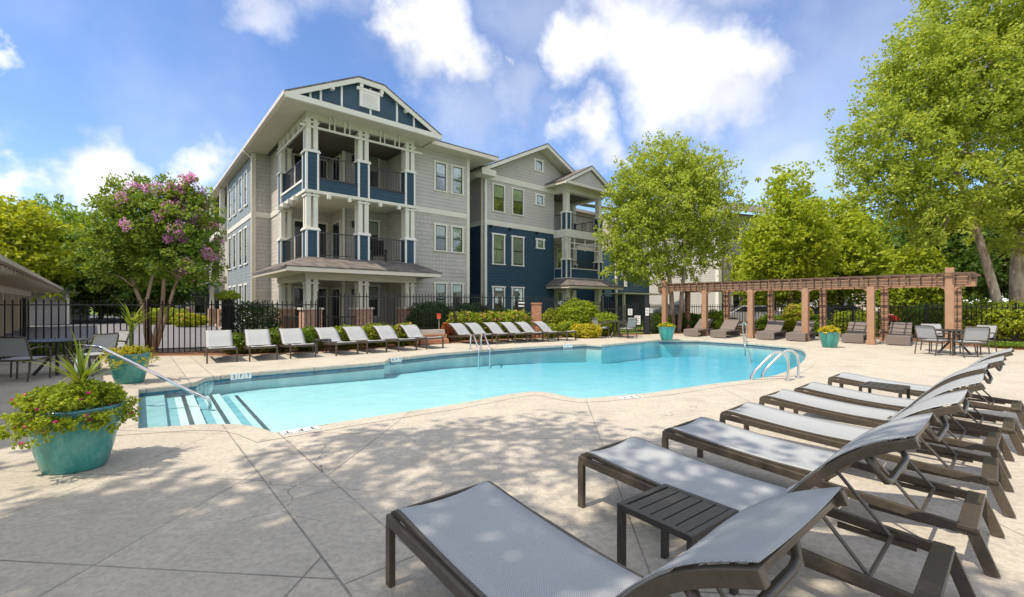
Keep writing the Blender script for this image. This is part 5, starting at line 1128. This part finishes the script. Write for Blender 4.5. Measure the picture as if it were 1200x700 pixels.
car('silver car parked behind the third pergola post', at(885, 30), R(-20), M['carpaint'])
car('dark grey car parked behind the planting left of the silver car', at(985, 29), R(-25), M['carglass'])
car('white car in the car park seen through the right end of the pergola', at(1068, 34), R(-30), M['carwhite'])
car('red car low behind the right pergola posts', at(1050, 33), R(48), M['carred'])
car('white car behind the fourth pergola post', at(940, 38), R(-20), M['carwhite'])

# ------------------------------------------------------------------ trees and shrubs
# crape myrtle
c = at(176, 13.75)
tree('crape_myrtle', 'multi stemmed crape myrtle with pink purple blossom by the left fence', c, [(-.4,0,3.9,1.5,1.3,1.2), (.9,.1,4.1,1.2,1.2,1.1), (.2,0,4.6,1.3,1.0,.8), (1.25,0,2.9,.95,.9,.9), (-1.4,0,3.0,.9,.9,.9), (-.1,.3,2.9,1.4,1.2,.8), (-1.1,0,4.6,.6,.6,.6), (1.2,0,4.9,.6,.6,.5)], 840, 42, .05, .22, M['lf_myrtle'], M['barkM'],
     [[(0,0,0,.075),(-.12,0,.6,.07),(-.15,0,1.2,.06),(-.5,.05,2.0,.05),(-.8,0,3.0,.03)], [(.1,.05,0,.08),(.16,.05,.7,.075),(.3,.1,1.4,.06),(.35,.1,2.3,.05),(.6,.1,3.4,.03)], [(.15,-.03,0,.06),(.0,-.05,.8,.055),(-.05,-.1,1.5,.05),(.2,-.1,2.6,.035)], [(.2,0,.2,.06),(.45,0,1.0,.05),(.7,0,1.9,.04),(1.1,0,2.9,.025)]], limb=.03, flowers=(64, M['fl_pink'], .21, .03, 3.5), seed=31, limbs=34)
# birch near the gate
c = at(789, 24.2)
tree('birch_tree', 'airy multi trunk birch with yellow green leaves between the apartments and the pergola', c, [(-.2,0,7.2,3.2,2.8,2.4), (-2.0,0,6.0,2.0,1.8,2.0), (1.8,0,6.2,2.1,2.0,2.1), (-.6,0,9.3,1.9,1.8,1.5), (1.4,0,8.6,1.5,1.5,1.5), (-1.9,0,3.7,1.9,1.6,1.1), (.6,0,4.0,1.9,1.6,1.0), (-2.4,0,8.0,1.2,1.2,1.3), (-3.0,0,4.8,1.0,1.0,1.0)], 1750, 32, .072, .29, M['lf_birch'], M['barkB'],
     [[(0,0,0,.14),(-.1,0,2,.12),(-.4,0,4.5,.09),(-.6,0,7,.05),(-.8,0,9.3,.02)], [(.3,0,0,.13),(.5,.1,2,.11),(.8,.1,5,.08),(1.2,0,8.5,.03)], [(-.15,.1,0,.1),(-.5,0,2.5,.08),(-1.5,0,5.5,.04)]], droop=.5, seed=33, limbs=60, limb=.045)
# big birch right
c = at(1176, 18.6)
tree('birch_tree', 'tall leaning birch filling the top right corner, pale trunk beside the fence', c, [(-1.5,0,10.5,3.8,3.2,3.0), (1.5,1,11.5,4.0,3.4,3.4), (-4.6,0,8.4,2.5,2.0,2.2), (-2.0,-.4,6.6,2.8,2.2,1.7), (1.8,0,6.4,3,2.4,2.4), (-3.4,0,11.6,2.0,1.8,1.6), (0,0,14,3.4,3.0,2.0), (-5.0,0,6.6,1.6,1.4,1.4), (.6,-.5,4.4,1.6,1.2,1.0), (-3.4,-.4,5.2,1.7,1.4,1.2), (2.5,-.6,5.0,1.8,1.4,1.6)], 3900, 36, .068, .32, M['lf_birch'], M['barkB'],
     [[(0,0,0,.19),(-.25,0,1.6,.165),(-.75,0,3.4,.145),(-1.4,0,5.4,.12),(-2.1,0,7.6,.12),(-2.6,0,10,.06)], [(.9,.3,0,.26),(.9,.3,3,.22),(1.4,.4,6.5,.16),(1.2,.4,10,.08)]], droop=.45, seed=35, limbs=80, limb=.07)
# feathery trees behind pergola
for k, (px, Y, ht, wd, sd, lab, lm) in enumerate(((925, 29, 10.6, 2.6, 41, 'feathery bright green tree behind the middle of the pergola', 'lf_cyp'), (906, 34, 8.0, 2.4, 42, 'lower bright tree just left of the tall feathery one', 'lf_cyp'), (985, 33, 9.6, 3.0, 43, 'bright green tree behind the right half of the pergola', 'lf_cyp'), (1040, 40, 10.0, 4.0, 44, 'dark leafy tree beyond the car park at right', 'lf_mid'), (1110, 33, 9.8, 3.6, 45, 'dense dark tree behind the leaning birch', 'lf_dark'), (1190, 30, 9.0, 3.6, 46, 'dense dark tree at the right edge beyond the fence', 'lf_dark'), (960, 46, 10, 4.2, 47, 'distant green tree beyond the parked cars', 'lf_mid'), (1075, 27, 5.0, 1.6, 48, 'small lime green tree behind the right end of the pergola', 'lf_hedge'), (1260, 26, 11, 4.5, 49, 'tall dark tree cut by the right edge of the photo', 'lf_dark'), (1150, 44, 13, 5, 50, 'tall distant tree between the two birch trunks', 'lf_mid'), (905, 52, 12, 5, 58, 'far woodland tree over the grey apartment block', 'lf_mid'))):
    z = ht; lob = [(0,0,z*.55,wd,wd,z*.30), (wd*.4,0,z*.42,wd*.7,wd*.7,z*.22), (-wd*.45,0,z*.40,wd*.7,wd*.7,z*.22), (0,0,z*.80,wd*.55,wd*.55,z*.20)]
    far = Y > 32
    tree('leafy_tree', lab, at(px, Y), lob, 520 if not far else 420, 40, .12 if not far else .16, .55 if not far else .75, M[lm], M['barkD'], [[(0,0,0,.2),(.1,0,z*.3,.16),(-.1,0,z*.6,.09),(0,0,z*.85,.03)]], limb=.06, seed=sd, limbs=24, group='trees beyond the car park fence')
# left background trees
for k, (px, Y, ht, wd, sd, lab, lm) in enumerate(((18, 34, 9.6, 3.6, 51, 'yellow green tree over the pavilion roof at the left edge', 'lf_lime'), (75, 40, 10.0, 4.2, 52, 'rounded mid green tree right of the yellow one', 'lf_mid'), (-20, 44, 13.5, 5, 53, 'tall yellow green tree at the far left edge', 'lf_lime'), (118, 46, 11.5, 4.5, 54, 'green tree just left of the crape myrtle top', 'lf_mid'), (165, 38, 7.5, 4.0, 55, 'dark tree low behind the crape myrtle trunks', 'lf_dark'), (148, 42, 5.0, 2.6, 56, 'green bush like tree at the end of the garages', 'lf_mid'), (252, 50, 14.5, 3.4, 57, 'lime green tree showing above the crape myrtle beside the eaves', 'lf_lime'), (45, 58, 16, 6, 59, 'tall dark woodland tree behind the yellow tree', 'lf_mid'), (190, 55, 12, 5.5, 60, 'far green tree behind the pink blossom', 'lf_mid'))):
    z = ht; lob = [(0,0,z*.55,wd,wd,z*.34), (wd*.5,0,z*.42,wd*.7,wd*.7,z*.26), (-wd*.5,0,z*.42,wd*.7,wd*.7,z*.26), (.2,0,z*.78,wd*.6,wd*.6,z*.20)]
    tree('leafy_tree', lab, at(px, Y), lob, 520, 42, .17, .8, M[lm], M['barkD'], [[(0,0,0,.22),(.1,0,z*.3,.18),(-.1,0,z*.6,.09),(0,0,z*.85,.03)]], limb=.06, seed=sd, limbs=16, group='trees beyond the lane')
# shade trees standing beside the photographer (their shadow dapples the deck)
tree('shade_tree', 'leafy shade tree standing left of the viewer', (-6.6, -1.6, 0), [(-1,0,8.2,2.4,2.0,.9), (1.8,.4,8.0,2.2,1.9,.8), (-.2,1.6,8.6,1.6,1.2,.8), (3.6,.5,7.8,1.7,1.6,.8), (2.4,-1.4,8,1.6,1.4,.8), (2.3,3.2,8.4,2.4,1.1,.6)], 430, 46, .085, .52, M['lf_birch'], M['barkB'], [[(0,0,0,.2),(.1,0,3,.17),(.2,0,6,.12),(0,0,8.5,.05)]], limb=.05, seed=71, limbs=40, group='shade trees beside the viewer')
tree('shade_tree', 'second leafy shade tree standing farther left of the viewer', (-13.0, .8, 0), [(0,0,8.0,2.6,2.4,1.1), (2.2,1.2,8.0,1.8,1.5,.8), (-2.0,.8,7.6,1.8,1.6,.8)], 170, 46, .085, .5, M['lf_birch'], M['barkB'], [[(0,0,0,.2),(.1,0,3,.17),(.2,0,6,.12),(0,0,8.5,.05)]], limb=.05, seed=73, limbs=40, group='shade trees beside the viewer')

sh = [
 # px, Y, sx, sy, sz, z0, mat, leaf, rz, label, tips, boxy
 (295, 15.1, 1.7, .8, 1.55, 0, 'lf_box', .035, 30, 'tall dark clipped hedge behind the fence below the tower porch', None, .5),
 (282, 13.7, 1.1, .6, .62, 0, 'lf_myrtle', .04, 30, 'low green shrub between the first two loungers', None, .1),
 (322, 14.1, 1.4, .6, .72, 0, 'lf_myrtle', .04, 30, 'low green shrub behind the second lounger', None, .1),
 (362, 14.5, 1.2, .6, .75, 0, 'lf_mid', .04, 30, 'low green shrub behind the third lounger and little table', None, .1),
 (405, 15.2, 1.2, .6, .78, 0, 'lf_hedge', .04, 30, 'lime tipped low shrub behind the streaked lounger', None, .2),
 (440, 15.9, 1.2, .6, .80, 0, 'lf_hedge', .04, 30, 'lime tipped low shrub behind the middle pool edge loungers', M['fl_gold'] if 'fl_gold' in M else M['fl_yel'], .2),
 (473, 16.5, 1.1, .6, .80, 0, 'lf_hedge', .04, 30, 'lime shrub with peach flowers left of the garden steps', M['fl_peach'], .2),
 (506, 20.0, 2.2, 1.0, 1.25, .35, 'lf_box', .04, 40, 'dark rounded boxwood against the wall right of the tower porch', None, .3),
 (552, 21.6, 2.4, 1.0, 1.2, .35, 'lf_box', .04, 40, 'dark spreading boxwood below the recessed wall windows', None, .3),
 (587, 22.6, 1.6, 1.0, .95, .35, 'lf_dark', .04, 40, 'dark shrub under the navy wall windows', None, .2),
 (545, 19.2, 1.5, .8, 1.15, 0, 'lf_hedge', .045, 25, 'bright lime hedge end next to the garden steps', M['fl_peach'], .5),
 (574, 19.8, 1.5, .8, 1.15, 0, 'lf_hedge', .045, 25, 'bright lime hedge middle behind the far loungers', M['fl_peach'], .5),
 (603, 20.3, 1.5, .8, 1.18, 0, 'lf_hedge', .045, 25, 'bright lime hedge left of the brick pillar, tipped with peach', M['fl_peach'], .5),
 (524, 18.1, .5, .5, .75, 0, 'lf_red', .05, 0, 'red leaved bedding plant at the left end of the lime hedge', None, 0),
 (646, 20.3, .8, .6, .62, 0, 'lf_hedge', .045, 20, 'small lime shrub right of the brick pillar', None, .2),
 (668, 20.6, 1.3, .7, .72, 0, 'lf_hedge', .045, 20, 'lime shrub behind the last pool edge lounger', None, .2),
 (646, 22.6, 1.0, .8, 1.15, .1, 'lf_lime', .05, 0, 'yellowish shrub behind the fence right of the brick pillar', None, 0),
 (676, 22.0, 2.2, 1.2, 1.6, .1, 'lf_hedge', .05, 0, 'large bright green bush in front of the right porch', None, 0),
 (698, 22.6, 2.0, 1.0, 1.15, 0, 'lf_box', .05, 0, 'dark low bush below the right porch', None, .1),
 (687, 19.9, 1.3, .7, .62, 0, 'lf_gold', .045, 0, 'low golden flowered shrub left of the gate table', M['fl_yel'], .4),
 (709, 21.6, 1.2, .7, 1.05, 0, 'lf_hedge', .045, 0, 'clipped lime shrub behind the gate table', None, .5),
 (770, 23.9, 1.4, .8, 1.05, 0, 'lf_mid', .05, 0, 'grey green grass like shrub right of the gate post', None, .2),
 (805, 25.0, 2.0, 1.0, 1.0, 0, 'lf_dark', .05, 0, 'dark shrub behind the first pergola bay', None, .1),
 (838, 24.2, 1.6, 1.0, 1.15, 0, 'lf_mid', .05, -40, 'olive shrub behind the second pergola bay', None, .2),
 (905, 22.8, 1.4, 1.0, .95, 0, 'lf_mid', .05, -40, 'leafy shrub behind the third pergola bay', None, .1),
 (935, 22.0, 1.4, 1.0, 1.5, 0, 'lf_lime', .05, -40, 'tall yellowish shrub behind the fourth pergola post', M['fl_peach'], 0),
 (958, 21.0, .9, .8, 1.0, 0, 'lf_mid', .05, -40, 'green shrub behind the fourth pergola bay', None, .1),
 (1003, 21.6, 1.8, .8, 1.15, 0, 'lf_hedge', .05, -40, 'clipped lime hedge behind the wicker loungers', None, .5),
 (1088, 21.0, 2.0, 1.0, 1.5, 0, 'lf_mid', .05, -40, 'loose green shrub left of the rightmost pergola post', None, .1),
 (1160, 18.8, 2.6, 1.4, 1.60, 0, 'lf_hedge', .055, -45, 'big bright yellow green hedge behind the right fence', None, .3),
 (1215, 16.8, 2.8, 1.4, 1.55, 0, 'lf_hedge', .055, -45, 'bright hedge cut by the right edge behind the fence', None, .3),
 (1185, 15.4, 1.6, .5, .22, 0, 'lf_mid', .03, -30, 'low ground cover plants at the foot of the right fence', None, 0),
 (190, 34, 3.4, 1.4, 1.2, 0, 'lf_hedge', .08, 0, 'clipped hedge at the bend of the lane', None, .5),
 (222, 30, 2.2, 1.2, .9, 0, 'lf_lime', .07, 0, 'lime shrub by the lane in front of the far porch', M['fl_peach'], .2),
 (60, 12.6, 1.4, .6, .5, 0, 'lf_myrtle', .04, 40, 'low green shrub outside the fence behind the left table', None, 0),
]
for i, (px, Y, sx, sy, sz, z0, mt_, lf, rz, lab, tips, bxy) in enumerate(sh):
    if z0: sz += z0; z0 = 0
    dens = 1500 if Y < 26 else 500
    shrub('shrub', lab, at(px, Y), sx, sy, sz, M[mt_], lf, dens, None, bxy, R(rz), tips=tips, seed=200+i)
# raised bank below the middle fence
mb = MB(); mb.prism([(-6.6, 15.1), (-2.3, 18.75), (.4, 21.15), (2.8, 22.35), (2.6, 22.9), (-1.6, 21.6), (-7.2, 16.2)], -.03, .34); mb.build('bank', M['mulch'], kind='structure')
print('objects', len(bpy.data.objects))
